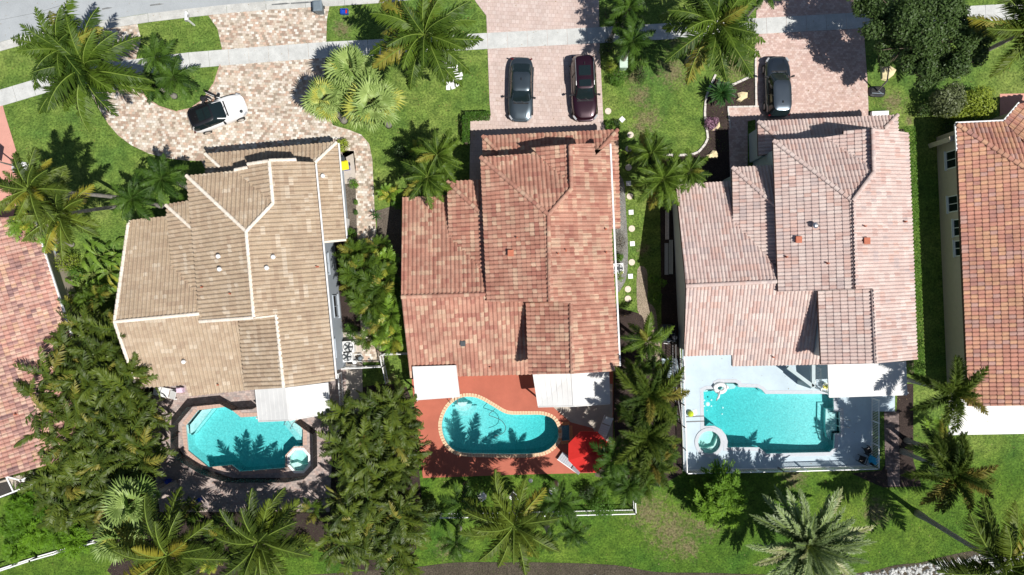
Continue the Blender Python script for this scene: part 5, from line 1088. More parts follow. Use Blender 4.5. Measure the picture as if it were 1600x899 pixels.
# pool things
t = thing('pool_float', 'white inflatable swan float at the top left of the rectangular pool', 'pool float', W(1125, 608)); p = W(1125, 606.5)+Vector((0, 0, -.06)); m = MB(); m.tube([p+Vector((.38*math.cos(a), .30*math.sin(a), .12)) for a in [2*PI*k/16 for k in range(17)]], .17, 10, cap=False); m.build('ring', M['white'], t, smooth=True)
m = MB(); m.tube([p+Vector((-.1, -.3, .2)), p+Vector((-.2, -.5, .45)), p+Vector((-.28, -.62, .62)), p+Vector((-.36, -.78, .55))], [.12, .085, .08, .06], 10); m.build('neck', M['white'], t, smooth=True); m = MB(); m.tube([p+Vector((-.36, -.78, .55)), p+Vector((-.42, -.92, .48))], [.05, .012], 8); m.build('beak', M['terra'], t)
for s_ in (-1, 1): m = MB(); m.tube([p+Vector((s_*.4, -.1, .2)), p+Vector((s_*.5, .1, .32)), p+Vector((s_*.4, .32, .3))], [.06, .1, .03], 8); m.build('wing', M['white'], t, smooth=True)
base = None
for i, (x, y, r_) in enumerate([(1101, 626, .07), (1112, 625.5, .07), (1101, 635, .07), (1112, 635, .07), (1106.5, 632, .17), (1130, 637.5, .07), (1129, 647.5, .06), (1105, 642, .05)]):
    m = MB(); m.lathe(W(x, y)+Vector((0, 0, -.125)), [(r_, 0), (r_*1.0, .02), (r_*.6, .05), (.001, .055)], 12); tag(m.build('floating_disc', M['wdisc'] if 'wdisc' in M else M.setdefault('wdisc', plain('pale_aqua_plastic', (0.45, 0.78, 0.76, 1), .4))), 'large pale floating dispenser amid small discs in the pool' if i == 4 else 'small pale round disc floating in the rectangular pool', 'pool toy', None if i == 4 else 'small discs floating in the pool')
t = thing('ball', 'lime green ball with white mat on the pale blue deck left of the pool', 'ball', W(1078, 646)); m = MB(); m.lathe(W(1078, 646), [(.001, 0), (.13, .04), (.21, .14), (.24, .24), (.21, .34), (.13, .44), (.001, .48)], 16); m.build('shell', M['lime'], t, smooth=True)
tag(None or (lambda m: (m.prism(px([(1082, 641), (1088, 640), (1089, 646), (1085, 650), (1081, 648)]), .03, .06), m.build('folded_mat', M['white']))[1])(MB()), 'small crumpled white mat next to the lime ball', 'mat')
for k in (0, 1): m = MB(); m.bar(W(1072, 651.5+k*8, .05), W(1100, 650.5+k*8, .05), .07, .05); tag(m.build('cover_strap', M['dgrey']), ('upper' if k == 0 else 'lower')+' dark strap lying on the blue deck left of the round spa', 'strap')
m = MB(); m.tube([W(*p_, -.11) for p_ in smooth([(774, 639), (764, 648), (772, 652), (784, 658), (790, 668), (786, 677), (772, 682)], 4, False)], .022, 6); tag(m.build('pool_hose', M['dgrey']), 'dark cleaning hose floating in the kidney pool', 'hose')
t = thing('flower_pot', 'pot of yellow flowers at the corner of the white patio cover', 'flower pot', W(1287, 603)); m = MB(); m.lathe(W(1287, 603), [(.16, 0), (.24, .38), (.26, .4), (.2, .38), (.001, .36)], 14); m.build('pot', M['white'], t)
r_ = random.Random(9); fl = MB(); lf = MB()
for k in range(60):
    c = W(1287, 603)+Vector((r_.gauss(0, .17), r_.gauss(0, .15), .5+r_.uniform(-.08, .2))); s_ = r_.uniform(.03, .06); (fl if k % 2 else lf).face([c+Vector((s_, 0, 0)), c+Vector((0, s_, .01)), c+Vector((-s_, 0, 0)), c+Vector((0, -s_, .02))])
fl.build('flowers', M['yellow'], t); lf.build('leaves', L['shrub'], t)
# air conditioners and pool equipment
def condenser(lab, px_, py_, s_=.8, rz=0.05, mat=None):
    p = W(px_, py_); t = thing('air_conditioner', lab, 'air conditioner', p); m = MB(); m.box(p+Vector((0, 0, .4)), (s_, s_, .8), rz=rz); m.build('casing', mat or M['white'], t)
    m = MB(); m.lathe(p+Vector((0, 0, .8)), [(s_*.44, 0), (s_*.44, .03), (s_*.40, .03), (s_*.40, -.02)], 20); m.build('fan_ring', M['black'], t)
    m = MB(); 
    for k in range(5): a = k*2*PI/5; m.bar(p+Vector((0, 0, .81)), p+Vector((math.cos(a)*s_*.38, math.sin(a)*s_*.38, .82)), .12, .01)
    m.build('fan', M['black'], t); m = MB()
    for k in range(1, 5):
        rr = s_*.4*k/4.5; m.tube([p+Vector((rr*math.cos(a), rr*math.sin(a), .85)) for a in [2*PI*j/16 for j in range(17)]], .008, 4, cap=False)
    m.build('grille', M['grey'], t)
condenser('white air conditioner unit at the middle of the tan house side wall', 548, 541, .85); condenser('air conditioner unit just above the white side gate', 546, 556, .8)
condenser('air conditioner half hidden at the salmon house wall by pebbles', 964, 420, .75); condenser('dark air conditioner beside the right-hand house wall', 1040, 515, .8, 0, M['dgrey'])
def equip(lab, px_, py_, seed, mat=None):
    p = W(px_, py_); t = thing('pool_pump', lab, 'pool pump', p); m = MB(); m.tube([p+Vector((-.3, 0, .2)), p+Vector((.15, 0, .2))], .12, 12); m.build('motor', M['black'], t); m = MB(); m.cyl(p+Vector((.3, .05, 0)), .17, .55, 14); m.lathe(p+Vector((.3, .05, .55)), [(.17, 0), (.12, .1), (.001, .14)], 14); m.build('filter_tank', mat or M['white'], t)
    m = MB(); m.tube([p+Vector((-.2, .1, .1)), p+Vector((-.2, .3, .3)), p+Vector((.3, .35, .3)), p+Vector((.45, .1, .2))], .03, 8); m.tube([p+Vector((0, -.2, .25)), p+Vector((.4, -.25, .25))], .03, 8); m.build('pipe', M['white'], t)
equip('pool pump with white filter tank left of the paver path gate', 550, 566, 1); equip('second pool pump set closer to the path edge', 559, 560, 2, M['grey']); equip('pool pump by the right-hand house in deep shade', 1046, 528, 3); equip('grey pool filter beside the blue gate slab', 1036, 532, 4, M['grey'])
t = thing('electric_meter', 'small white meter box on the tan house wall', 'meter box', W(531, 350)); p = W(545, 352); m = MB(); m.box(p+Vector((-.1, 0, .7)), (.3, .9, 1.4)); m.build('cabinet', M['white'], t)
for i, (x, y, ln) in enumerate([(1040, 352, 2.2), (1046, 402, 2.6), (1039, 405, 2.4)]):
    m = MB(); p = W(x, y); 
    for k in range(3): m.box((p.x+k*.09, p.y, .08+.05*k), (.07, ln, .05))
    tag(m.build('stacked_boards', M['steel'] if i else M['edge']), ['pale boards lying in shade at the upper side wall of the right-hand house', 'long grey boards against the middle side wall of the right-hand house', 'outer stack of long grey boards beside the shaded wall'][i], 'boards')
t = thing('utility_box', 'pale green utility box in the hedge beside the rose driveway', 'utility box', W(972, 102)); p = W(972, 102); m = MB(); m.box(p+Vector((0, 0, .4)), (.55, .85, .8)); m.build('cabinet', plain('pale_green_metal', srgb(176, 200, 180), .5), t); m = MB(); m.box(p+Vector((0, 0, .82)), (.6, .9, .05)); m.build('lid', plain('pale_green_lid', srgb(186, 206, 190), .5), t)
m = MB(); m.prism(px([(1359, 176), (1385, 175), (1385, 186), (1359, 186)]), 0, .35); tag(m.build('low_white_step', M['white']), 'low white ledge at the right end of the pink garage front', 'ledge')
def rockobj(lab, pts, h=.25):
    m = MB(); P_ = px(pts); c = Vector((sum(p[0] for p in P_)/len(P_), sum(p[1] for p in P_)/len(P_), 0)); r2 = random.Random(len(lab))
    R0 = [Vector((p[0], p[1], 0)) for p in P_]; R1 = [c+(p-c)*.88+Vector((0, 0, h*r2.uniform(.5, .9))) for p in R0]; R2 = [c+(p-c)*.45+Vector((0, 0, h*r2.uniform(.85, 1.1))) for p in R0]; n = len(R0)
    for i in range(n):
        j = (i+1) % n; m.face([R0[i], R0[j], R1[j], R1[i]]); m.face([R1[i], R1[j], R2[j], R2[i]]); m.face([R2[i], R2[j], c+Vector((0, 0, h))])
    tag(m.build('landscape_rock', M['rock']), lab, 'rock')
rockobj('flat cream rock with jagged lower edge beside the sago palm', [(1150, 146), (1158, 144), (1168, 145), (1168, 153), (1162, 156), (1157, 160), (1150, 157), (1153, 153)]); rockobj('cream boot-shaped rock in the mulch above the house shade', [(1102, 243), (1108, 241), (1113, 235), (1119, 236), (1122, 243), (1121, 248), (1103, 248)]); rockobj('large cream rock under the dark tree beside the hoop', [(1375, 103), (1388, 101), (1400, 110), (1396, 118), (1384, 127), (1376, 125)]); rockobj('white stone edge under the purple bush', [(1118, 198), (1124, 190), (1125, 198), (1120, 204), (1111, 205)], .12)
m = MB(); m.lathe(W(829, 751), [(.16, 0), (.16, .04), (.1, .05), (.09, .01), (.001, .01)], 18); tag(m.build('drain_ring', M['dgrey']), 'small dark ring on the grass below the red deck', 'drain')
t = thing('potted_plant', 'blue-leaved clump in deep shade by the left pool deck', 'plant', W(267, 752)); p = W(267, 752); m = MB(); r_ = random.Random(4)
for k in range(60):
    a = r_.uniform(0, 2*PI); l = r_.uniform(.3, .55); m.face([p+Vector((math.cos(a+1.5)*.04, math.sin(a+1.5)*.04, .5)), p+Vector((math.cos(a)*l, math.sin(a)*l, .5+r_.uniform(-.2, .2))), p+Vector((math.cos(a-1.5)*.04, math.sin(a-1.5)*.04, .52))])
m.build('leaves', plain('vivid_blue_leaf', (0.02, 0.08, 0.55, 1), .4), t); m = MB(); m.lathe(p, [(.2, 0), (.27, .42), (.001, .42)], 14); m.build('pot', M['blue'], t)
m = MB(); m.box(W(312, 780)+Vector((0, 0, .15)), (.35, .25, .3), rz=.4); m.box(W(312, 780)+Vector((0, 0, .32)), (.38, .28, .05), rz=.4); tag(m.build('small_cooler', M['blue']), 'small blue cooler in shade at the lower deck edge', 'cooler')
# two-slat bench look-alike grilles on roof side: bay frame at the blue patio
t = thing('porch_beam', 'blue-grey beam frame of the patio opening beside the picket panel', 'porch frame', W(1275, 600)); m = MB()
for a_, b_ in (((1230, 574), (1270, 604)), ((1270, 570), (1270, 604))): m = MB(); m.bar(W(*a_, 2.6), W(*b_, 2.6), .25, .3); m.build('beam', M['w3'], t)
m = MB(); q = W(1269, 604, 2.4); m.box((q.x, q.y, 1.25), (.3, .3, 2.5)); m.build('column', M['w3'], t)
# ------------------------------------------------------------ vegetation
FM = {}
def frond(kind, Lf, pairs, leaf, wd, up, droop, lift, leafm, rachm, seed, fwd=.9, plum=False, bend=0.25, thick=.03, curl=.3):
    """feather leaf along +x from the origin; several cached variants"""
    r = random.Random(seed); m = MB(); n = 10; side = r.uniform(-curl, curl)*Lf
    def c(t): return Vector((Lf*(t-0.10*t**3*droop), side*t*t, Lf*(up*t-droop*t*t)))
    ra = [c(i/n) for i in range(n+1)]; m.cur = 1; m.tube(ra, [thick*(1-.8*i/n)+.006 for i in range(n+1)], 4, cap=False); m.cur = 0
    for i in range(pairs):
        t = .14+.86*(i+.5)/pairs; p = c(t); T = (c(min(1, t+.02))-c(t-.02)).normalized(); sd = Vector((0, 0, 1)).cross(T).normalized(); upv = T.cross(sd)
        ll = leaf*(math.sin(PI*min(1, (t*.86+.12)))**.6)*(1 if t < .85 else 1-.5*(t-.85)/.15)
        for s_ in (-1, 1):
            l = ll*r.uniform(.7, 1.12); a = fwd*(.42+.6*t)*r.uniform(.72, 1.25); el = lift+r.uniform(-.3, .3)
            if plum: el = r.uniform(-1.1, 1.2)
            d = (T*math.sin(a)*.9+sd*s_*math.cos(a)*math.cos(el)+upv*math.sin(el)).normalized(); w2 = wd*r.uniform(.8, 1.15)
            nn = T*w2
            mid = p+d*l*.5; d2 = (d+Vector((0, 0, -bend-.25*r.random()))).normalized(); tip = mid+d2*l*.5
            m.face([p-nn*.35, mid-nn*.55, mid+nn*.55, p+nn*.35]); m.face([mid-nn*.55, tip, mid+nn*.55])
    return m.mesh('frond', [leafm, rachm])
def fronds(key, count, **kw):
    if key not in FM: FM[key] = [frond(key, seed=i*7+len(key), **kw) for i in range(count)]
    return FM[key]
def fan_leaf(seed, leafm, rm, rad=.75, pet=.9):
    r = random.Random(seed); m = MB(); m.cur = 1; m.tube([(0, 0, 0), (pet*.5, 0, .06), (pet, 0, .02)], .015, 4, cap=False); m.cur = 0; ns = 20; c = Vector((pet, 0, .02))
    for i in range(ns):
        a0 = R(-145)+R(290)*i/ns; a1 = R(-145)+R(290)*(i+1)/ns; am = (a0+a1)/2; l = rad*(1-.28*(abs(am)/2.6)**2)*r.uniform(.9, 1.08)
        p = lambda a, q, z: c+Vector((math.cos(a)*q, math.sin(a)*q, z)); 
        m.face([c, p(a0, l*.55, .0), p(am, l*.6, .05)]); m.face([c, p(am, l*.6, .05), p(a1, l*.55, 0)])
        tp = p(am+r.uniform(-.05, .05), l, -.10-.1*r.random()); m.face([p(a0, l*.55, 0), tp, p(am, l*.6, .05)]); m.face([p(am, l*.6, .05), tp, p(a1, l*.55, 0)])
    return m.mesh('fan_leaf', [leafm, rm])
def paddle(seed, leafm, rm, Lb=1.35, wb=.30, pet=1.45, tear=.8):
    r = random.Random(seed); m = MB(); m.cur = 1; n = 9; cv = r.uniform(.35, 1.1)
    def c(t): return Vector((pet*.35*t if t < 1 else pet*.35+Lb*(t-1)*(1-.25*(t-1)*cv), 0, pet*.9*t if t < 1 else pet*.9+Lb*(.55*(t-1)-cv*(t-1)**2)))
    m.tube([c(0), c(.5), c(1)], [.035, .028, .022], 5, cap=False); m.tube([c(1+i/n) for i in range(n+1)], [.02*(1-i/n)+.004 for i in range(n+1)], 4, cap=False); m.cur = 0; fold = r.uniform(.1, .55)
    ns = 13
    def hw(t): return wb*.5*(math.sin(PI*min(1, max(0, t*.92+.05)))**.55)
    for s_ in (-1, 1):
        dr = 0.0
        for i in range(ns):
            t0 = i/ns; t1 = (i+1)/ns; torn = r.random() < tear; g = r.uniform(.2, .6)/ns if torn else 0
            if torn or i == 0: dr = r.uniform(-.1, .45)
            def e(t, q, k):
                w_ = hw(min(1, t)); return c(1+min(1, t+.06*q))+Vector((k, s_*w_*q*math.cos(fold), w_*q*math.sin(fold)-w_*dr*q*q-.03*q))
            a, b_, c_, d = c(1+t0), c(1+t1), e(t1-g, 1, .02), e(t0, 1, .02); md0 = e(t0, .5, .01)+Vector((0, 0, .015)); md1 = e(t1-g*.4, .5, .01)+Vector((0, 0, .015))
            q1, q2 = [a, b_, md1, md0], [md0, md1, c_, d]
            if s_ < 0: q1.reverse(); q2.reverse()
            m.face(q1); m.face(q2)
    return m.mesh('paddle_leaf', [leafm, rm])
FAN = [fan_leaf(i, L['fan'], L['stem'], .85, .75) for i in range(5)]; FANS = [fan_leaf(i+9, L['fan'], L['stem'], .55, .55) for i in range(3)]
PAD = [paddle(i, L['bop'], L['stem']) for i in range(8)]
BAN = [paddle(i+20, L['areca'], L['stem'], 1.9, .32, .7) for i in range(4)]
def put(name, me, parent, p, az, el, sc=1.0, roll=0.0):
    o = link(name, me, parent); MM = Matrix.Rotation(az, 4, 'Z') @ Matrix.Rotation(-el, 4, 'Y') @ Matrix.Rotation(roll, 4, 'X') @ Matrix.Scale(sc, 4); MM.translation = Vector(p)-ORG[parent]; o.matrix_local = MM; return o
def trunk(parent, base, top, r0, r1, rings=True, mat=None, bulge=0.0):
    m = MB(); n = 14; base = Vector(base); top = Vector(top); pts = []; rad = []
    for i in range(n+1):
        t = i/n; p = base.lerp(top, t); k = math.sin(t*PI)*.12*(top-base).xy.length; d = (top-base).xy
        if d.length > .3: p -= Vector((d.x, d.y, 0)).normalized()*k*(1-t)*.8
        pts.append(p); rad.append((r0+(r1-r0)*t)*(1.5-.5*min(1, t*6))*(1+bulge*math.sin(PI*t))*(1+(.06 if i % 2 else -.03)))
    m.tube(pts, rad, 10); return m.build('trunk', mat or M['trunk'], parent, smooth=True)
def palm(label, kind, crown, h, radpx, n=20, base=None, group=None, seed=0, name='palm_tree', r0=.17, r1=.12, cat='palm'):
    r = random.Random(seed*31+int(crown[0])); tp = W(crown[0], crown[1], h); bs = W(*base) if base else Vector((tp.x, tp.y, 0)); t = thing(name, label, cat, bs, group)
    rad = radpx*(CAMH-h)/FP
    K = {'coco': dict(Lf=3.4, pairs=54, leaf=.92, wd=.085, up=.34, droop=.42, lift=-.45, leafm=L['coco'], rachm=L['rach'], thick=.05, bend=.45),
         'royal': dict(Lf=3.2, pairs=52, leaf=.92, wd=.085, up=.42, droop=.66, lift=-.35, leafm=L['royal'], rachm=L['rach'], thick=.035, bend=.6),
         'small': dict(Lf=1.9, pairs=32, leaf=.58, wd=.07, up=.44, droop=.66, lift=-.3, leafm=L['small'], rachm=L['rachd'], thick=.03, bend=.4),
         'fox': dict(Lf=2.6, pairs=130, leaf=.55, wd=.06, up=.36, droop=.55, lift=0, leafm=L['fox'], rachm=L['rachd'], thick=.03, plum=True),
         'areca': dict(Lf=1.9, pairs=19, leaf=.60, wd=.085, up=.55, droop=.62, lift=-.2, leafm=L['areca'], rachm=L['rach'], thick=.02),
         'date': dict(Lf=3.6, pairs=76, leaf=.46, wd=.085, curl=.05, up=.40, droop=.38, lift=.25, leafm=L['date'], rachm=L['rach'], thick=.05, bend=.1, fwd=1.1),
         'sago': dict(Lf=1.15, pairs=44, leaf=.16, wd=.03, up=.3, droop=.35, lift=.15, leafm=L['sago'], rachm=L['rachd'], thick=.015, bend=.05)}[kind]
    fm = fronds(kind, 5, **K); s0 = rad/K['Lf']/.93
    if kind != 'sago': trunk(t, bs, tp, r0, r1)
    if kind in ('royal', 'fox', 'small') and h > 2.5:
        m = MB(); m.lathe(tp-Vector((0, 0, .95)), [(r1*1.0, 0), (r1*1.35, .25), (r1*1.0, .8), (.03, 1.1)], 10); m.build('crownshaft', L['stem'], t, smooth=True)
    if kind == 'coco':
        cm = MB()
        for k in range(6): a = r.uniform(0, 6.28); cm.lathe(tp+Vector((math.cos(a)*.25, math.sin(a)*.25, -.45-.15*r.random())), [(.001, 0), (.1, .06), (.12, .14), (.08, .23), (.001, .26)], 8)
        cm.build('coconuts', L['stem'], t)
    for k in range(n):
        lay = k/n; az = k*2.39996+r.uniform(-.3, .3); el = (1.05*(1-lay)**1.2 - .28*lay)+r.uniform(-.12, .12)
        if kind in ('date', 'sago'): el = 1.1*(1-lay)**1.3-.12*lay
        sc = s0*r.uniform(.86, 1.08)*(.72+.28*min(1, lay*2.2)); put('frond', fm[k % 5], t, tp+Vector((0, 0, .02*(n-k)/n)), az, el, sc, r.uniform(-.35, .35))
    if kind in ('coco', 'royal') and r.random() < .7:
        m0 = FM.setdefault('dry', [frond('dry', 3.0, 26, .6, .04, .1, .5, -.5, L['drygr'], L['drygr'], 77)]); put('dry_frond', m0[0], t, tp-Vector((0, 0, .1)), r.uniform(0, 6), -.8, s0*.8)
    # young unopened spear leaf
    return t
def fanpalm(label, crown, h, radpx, n=34, base=None, group=None, seed=1, small=False):
    r = random.Random(seed+int(crown[0])); tp = W(crown[0], crown[1], h); bs = W(*base) if base else Vector((tp.x, tp.y, 0)); t = thing('fan_palm', label, 'palm', bs, group); rad = radpx*(CAMH-h)/FP; trunk(t, bs, tp, .2, .16); F = FANS if small else FAN; full = 1.65 if not small else 1.1
    for k in range(n):
        lay = k/n; az = k*2.39996+r.uniform(-.35, .35); el = 1.15*(1-lay)-.25*lay+r.uniform(-.25, .25); put('fan_leaf', F[k % len(F)], t, tp+Vector((r.uniform(-.12, .12), r.uniform(-.12, .12), 0)), az, el, rad/full*r.uniform(.78, 1.12), r.uniform(-1.0, 1.0))
    return t
def clump(label, c, h, radpx, n, kind='areca', group=None, name='areca_palm', cat='palm', canes=5, seed=0):
    r = random.Random(seed*13+int(c[0]*3)); z = h*.35; ct = W(c[0], c[1], h*.7); bs = Vector((ct.x, ct.y, 0)); t = thing(name, label, cat, bs, group); rad = radpx*(CAMH-h)/FP
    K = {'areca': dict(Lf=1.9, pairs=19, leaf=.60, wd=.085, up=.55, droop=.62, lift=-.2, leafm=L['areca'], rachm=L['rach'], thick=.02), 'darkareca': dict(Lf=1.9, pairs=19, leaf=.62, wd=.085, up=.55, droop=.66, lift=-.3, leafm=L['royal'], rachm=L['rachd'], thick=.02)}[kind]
    fm = fronds(kind, 5, **K); cs = []
    for k in range(canes):
        a = k*2.4; q = rad*.34*math.sqrt(k/canes); cs.append((bs+Vector((math.cos(a)*q, math.sin(a)*q, 0)), h*r.uniform(.55, .75)))
    m = MB()
    for p, z in cs: m.tube([p, p+Vector((0, 0, z))], [.05, .03], 6)
    m.build('canes', L['stem'], t)
    for k in range(n):
        p, z = cs[k % canes]; az = k*2.39996+r.uniform(-.3, .3); lay = k/n; put('frond', fm[k % 5], t, p+Vector((0, 0, z)), az, .95*(1-lay)+r.uniform(-.1, .25), rad/1.9*.86*r.uniform(.75, 1.12), r.uniform(-.4, .4))
    return t
def bop(label, c, h, s_, n, group, seed):
    r = random.Random(seed); ct = W(c[0], c[1], h*.8); bs = Vector((ct.x, ct.y, 0)); t = thing('bird_of_paradise_plant', label, 'plant', bs, group)
    m = MB(); m.tube([bs, bs+Vector((0, 0, h*.42))], [.09, .06], 6); m.build('stem', L['stem'], t)
    th = fronds('thick', 4, Lf=2.3, pairs=19, leaf=.62, wd=.11, up=.5, droop=.6, lift=-.25, leafm=L['bop'], rachm=L['rachd'], thick=.02)
    for k in range(n):
        az = k*2.39996+r.uniform(-.4, .4)
        if r.random() < .6: put('frond', th[r.randrange(4)], t, bs+Vector((r.uniform(-.1, .1), r.uniform(-.1, .1), h*r.uniform(.6, .85))), az, r.uniform(-.1, .7), s_*r.uniform(.75, 1.15), r.uniform(-.8, .8))
        else: put('leaf', PAD[r.randrange(8)], t, bs+Vector((r.uniform(-.1, .1), r.uniform(-.1, .1), h*r.uniform(.22, .5))), az, r.uniform(-.3, .55), s_*r.uniform(.7, 1.1), r.uniform(-1.2, 1.2))
def leafball(m, c, rx, ry, rz, n, ls, r, hollow=.55, flat=.5, asp=.5):
    for i in range(n):
        u = r.uniform(-1, 1) ; a = r.uniform(0, 2*PI); q = math.sqrt(1-u*u); k = r.uniform(hollow, 1)**.7*r.uniform(.93, 1.05); d = Vector((q*math.cos(a), q*math.sin(a), u)); p = c+Vector((d.x*rx*k, d.y*ry*k, d.z*rz*k))
        nr = (d+Vector((r.uniform(-1, 1), r.uniform(-1, 1), r.uniform(-.2, 1.2)))*flat*1.6).normalized(); x = nr.cross(Vector((r.uniform(-1, 1), r.uniform(-1, 1), .1))).normalized(); y = nr.cross(x); s_ = ls*r.uniform(.7, 1.3); m.face([p-x*s_, p+y*s_*asp, p+x*s_, p-y*s_*asp])
def shrub(label, c, rpx, h, leafm, n=1500, ls=.05, group=None, name='shrub', cat='shrub', squash=1.0, lumps=5, seed=0):
    r = random.Random(seed+int(c[0])); ct = W(c[0], c[1], h*.6); bs = Vector((ct.x, ct.y, 0)); rad = rpx*(CAMH-h)/FP; t = thing(name, label, cat, bs, group); m = MB()
    for k in range(5): a = k*1.3; m.bar(bs, bs+Vector((math.cos(a)*rad*.4, math.sin(a)*rad*.4*squash, h*.6)), .05, .05)
    m.build('branches', M['bark'], t); m = MB()
    leafball(m, bs+Vector((0, 0, h*.5)), rad*.85, rad*.85*squash, h*.5, n//2, ls, r)
    for k in range(lumps): a = r.uniform(0, 6.28); q = rad*r.uniform(.35, .62); leafball(m, bs+Vector((math.cos(a)*q, math.sin(a)*q*squash, h*r.uniform(.5, .72))), rad*.42, rad*.42*squash, h*.35, n//2//lumps, ls, r)
    m.build('foliage', leafm, t); return t
def feather(label, c, rpx, h, leafm, n=2600, group=None, seed=0, ln=.42, wd=.035):
    """many-stemmed palm seen as a fine feathery mass: canes and long narrow leaflets fanning from arching ribs"""
    r = random.Random(seed+int(c[0])); ct = W(c[0], c[1], h*.7); bs = Vector((ct.x, ct.y, 0)); rad = rpx*(CAMH-h)/FP; t = thing('areca_palm', label, 'palm', bs, group); cm = MB(); m = MB(); ribs = max(10, n//42)
    for k in range(ribs):
        az = k*2.39996+r.uniform(-.3, .3); e = r.uniform(.15, 1.25); q = r.uniform(0, .45)*rad; o = bs+Vector((math.cos(az*1.7)*q, math.sin(az*1.7)*q, h*r.uniform(.15, .6))); Lr = rad*r.uniform(.55, .85); d0 = Vector((math.cos(az)*math.cos(e), math.sin(az)*math.cos(e), math.sin(e)))
        if k < 9: cm.tube([Vector((o.x, o.y, 0)), o], [.04, .025], 5)
        for i in range(42):
            tt = .1+.9*(i//2)/21; p = o+d0*Lr*tt+Vector((0, 0, -.45*Lr*tt*tt)); T = (d0+Vector((0, 0, -.9*tt))).normalized(); sd = Vector((0, 0, 1)).cross(T)
            if sd.length < .05: sd = Vector((1, 0, 0))
            sd.normalize(); d = (T*r.uniform(.5, 1.0)+sd*(1 if i % 2 else -1)*r.uniform(.6, 1.0)+Vector((0, 0, r.uniform(-.35, .45)))).normalized(); l = ln*(1.15-.7*tt)*r.uniform(.75, 1.2); w2 = T*wd*r.uniform(.7, 1.2); mid = p+d*l*.5
            m.face([p, mid-w2, p+d*l+Vector((0, 0, -.12*l)), mid+w2])
    cm.build('canes', L['stem'], t); m.build('foliage', leafm, t); return t
def tree(label, cen, h, blobs, leafm, n, ls, trunk_at, name='broadleaf_tree', group=None, seed=0, tr=.22):
    """blobs: list of (px,py,z,radius m)"""
    r = random.Random(seed); bs = W(*trunk_at); t = thing(name, label, 'tree', bs, group); trm = MB(); trm.tube([bs, bs+Vector((.1, .05, h*.25)), bs+Vector((.15, .1, h*.45))], [tr*1.3, tr, tr*.8], 10); to = trm.build('trunk', M['bark'], t); lm = MB(); cr = MB(); tot = sum(b[3]**2 for b in blobs)
    for (x, y, z, rd) in blobs:
        c = W(x, y, z); st = bs+Vector((.15, .1, h*.4)); md = st.lerp(c, .5)+Vector((r.uniform(-.3, .3), r.uniform(-.3, .3), .2)); lm.tube([st, md, c], [tr*.5, tr*.3, tr*.12], 6)
        for k in range(5):
            a = r.uniform(0, 6.28); e = c+Vector((math.cos(a)*rd*.7, math.sin(a)*rd*.7, r.uniform(-.2, .4)*rd)); lm.tube([md.lerp(c, .6), e], [tr*.14, .02], 5); 
        nn = int(n*rd*rd/tot); sub = 7
        for k in range(sub): a = r.uniform(0, 6.28); q = rd*r.uniform(.2, .75); leafball(cr, c+Vector((math.cos(a)*q, math.sin(a)*q, r.uniform(-.35, .35)*rd)), rd*r.uniform(.3, .5), rd*r.uniform(.3, .5), rd*.3, nn//sub, ls, r, .3, .8)
    lm.build('limbs', M['bark'], t); cr.build('crown', leafm, t); return t
def hedge(label, pts, wd, h, leafm, dens=260, ls=.05):
    P_ = [W(x, y) for x, y in pts]; t = thing('hedge', label, 'hedge', P_[0]); m = MB(); r = random.Random(len(label)); core = MB()
    for a_, b_ in zip(P_, P_[1:]):
        d = b_-a_; x = d.normalized(); y = Vector((-x.y, x.x, 0)); core.bar(a_+Vector((0, 0, h*.3)), b_+Vector((0, 0, h*.3)), wd*.4, h*.55)
        for i in range(int(d.length*dens*wd)):
            tt = r.random(); f = r.random(); s_ = r.choice((-1, 1))
            p = a_+d*tt+(y*r.uniform(-.5, .5)*wd+Vector((0, 0, h+r.uniform(-.08, .08))) if f < .6 else y*s_*wd*.5*r.uniform(.9, 1.15)+Vector((0, 0, h*r.random())))
            nr = Vector((r.uniform(-1, 1), r.uniform(-1, 1), r.uniform(.2, 1.2))).normalized(); u = nr.cross(Vector((r.uniform(-1, 1), r.uniform(-1, 1), .1))).normalized(); v = nr.cross(u); k = ls*r.uniform(.7, 1.3); m.face([p-u*k, p+v*k*.5, p+u*k, p-v*k*.5])
    core.build('branches', M['bark'], t); m.build('foliage', leafm, t); return t

# tall palms of the front lawns
palm('leftmost tall palm over the road bend, its crown reaching over the kerb', 'royal', (98, 78), 8.6, 80, 21, (205, 118), seed=1)
palm('tall palm overlapping the leftmost one, fronds hanging over the tan driveway', 'royal', (135, 108), 8.2, 90, 22, (222, 142), seed=2)
palm('small palm in the half-round island, nearer the sidewalk', 'small', (246, 90), 4.2, 38, 15, (250, 108), seed=3)
palm('small palm in the half-round island, nearer the white car', 'small', (272, 122), 4.0, 40, 15, (270, 130), seed=4); palm('low small palm at the left rim of the half-round island', 'small', (240, 132), 3.2, 30, 13, seed=5)
palm('big feather palm rising from a white stone ring in the middle front lawn', 'royal', (664, 56), 8.6, 92, 24, (700, 119), seed=6, r0=.24, r1=.16)
palm('big feather palm over the sidewalk between rose and pink driveways', 'royal', (1118, 40), 7.8, 92, 23, (1076, 98), seed=7, r0=.24, r1=.16)
palm('palm half cut off by the upper right frame corner', 'coco', (1610, 45), 8.5, 92, 22, seed=8)
palm('small dark palm in the shade strip beside the rose driveway, upper one', 'small', (984, 12), 4.4, 36, 15, seed=9); palm('small dark palm just above the pale green utility box', 'small', (988, 66), 4.6, 42, 16, seed=10)
palm('small palm leaning at the left margin of the dry front lawn', 'small', (965, 34), 3.6, 24, 12, seed=11); palm('palm tip at the top edge beside the pink driveway', 'small', (1195, -8), 5, 30, 14, seed=12)
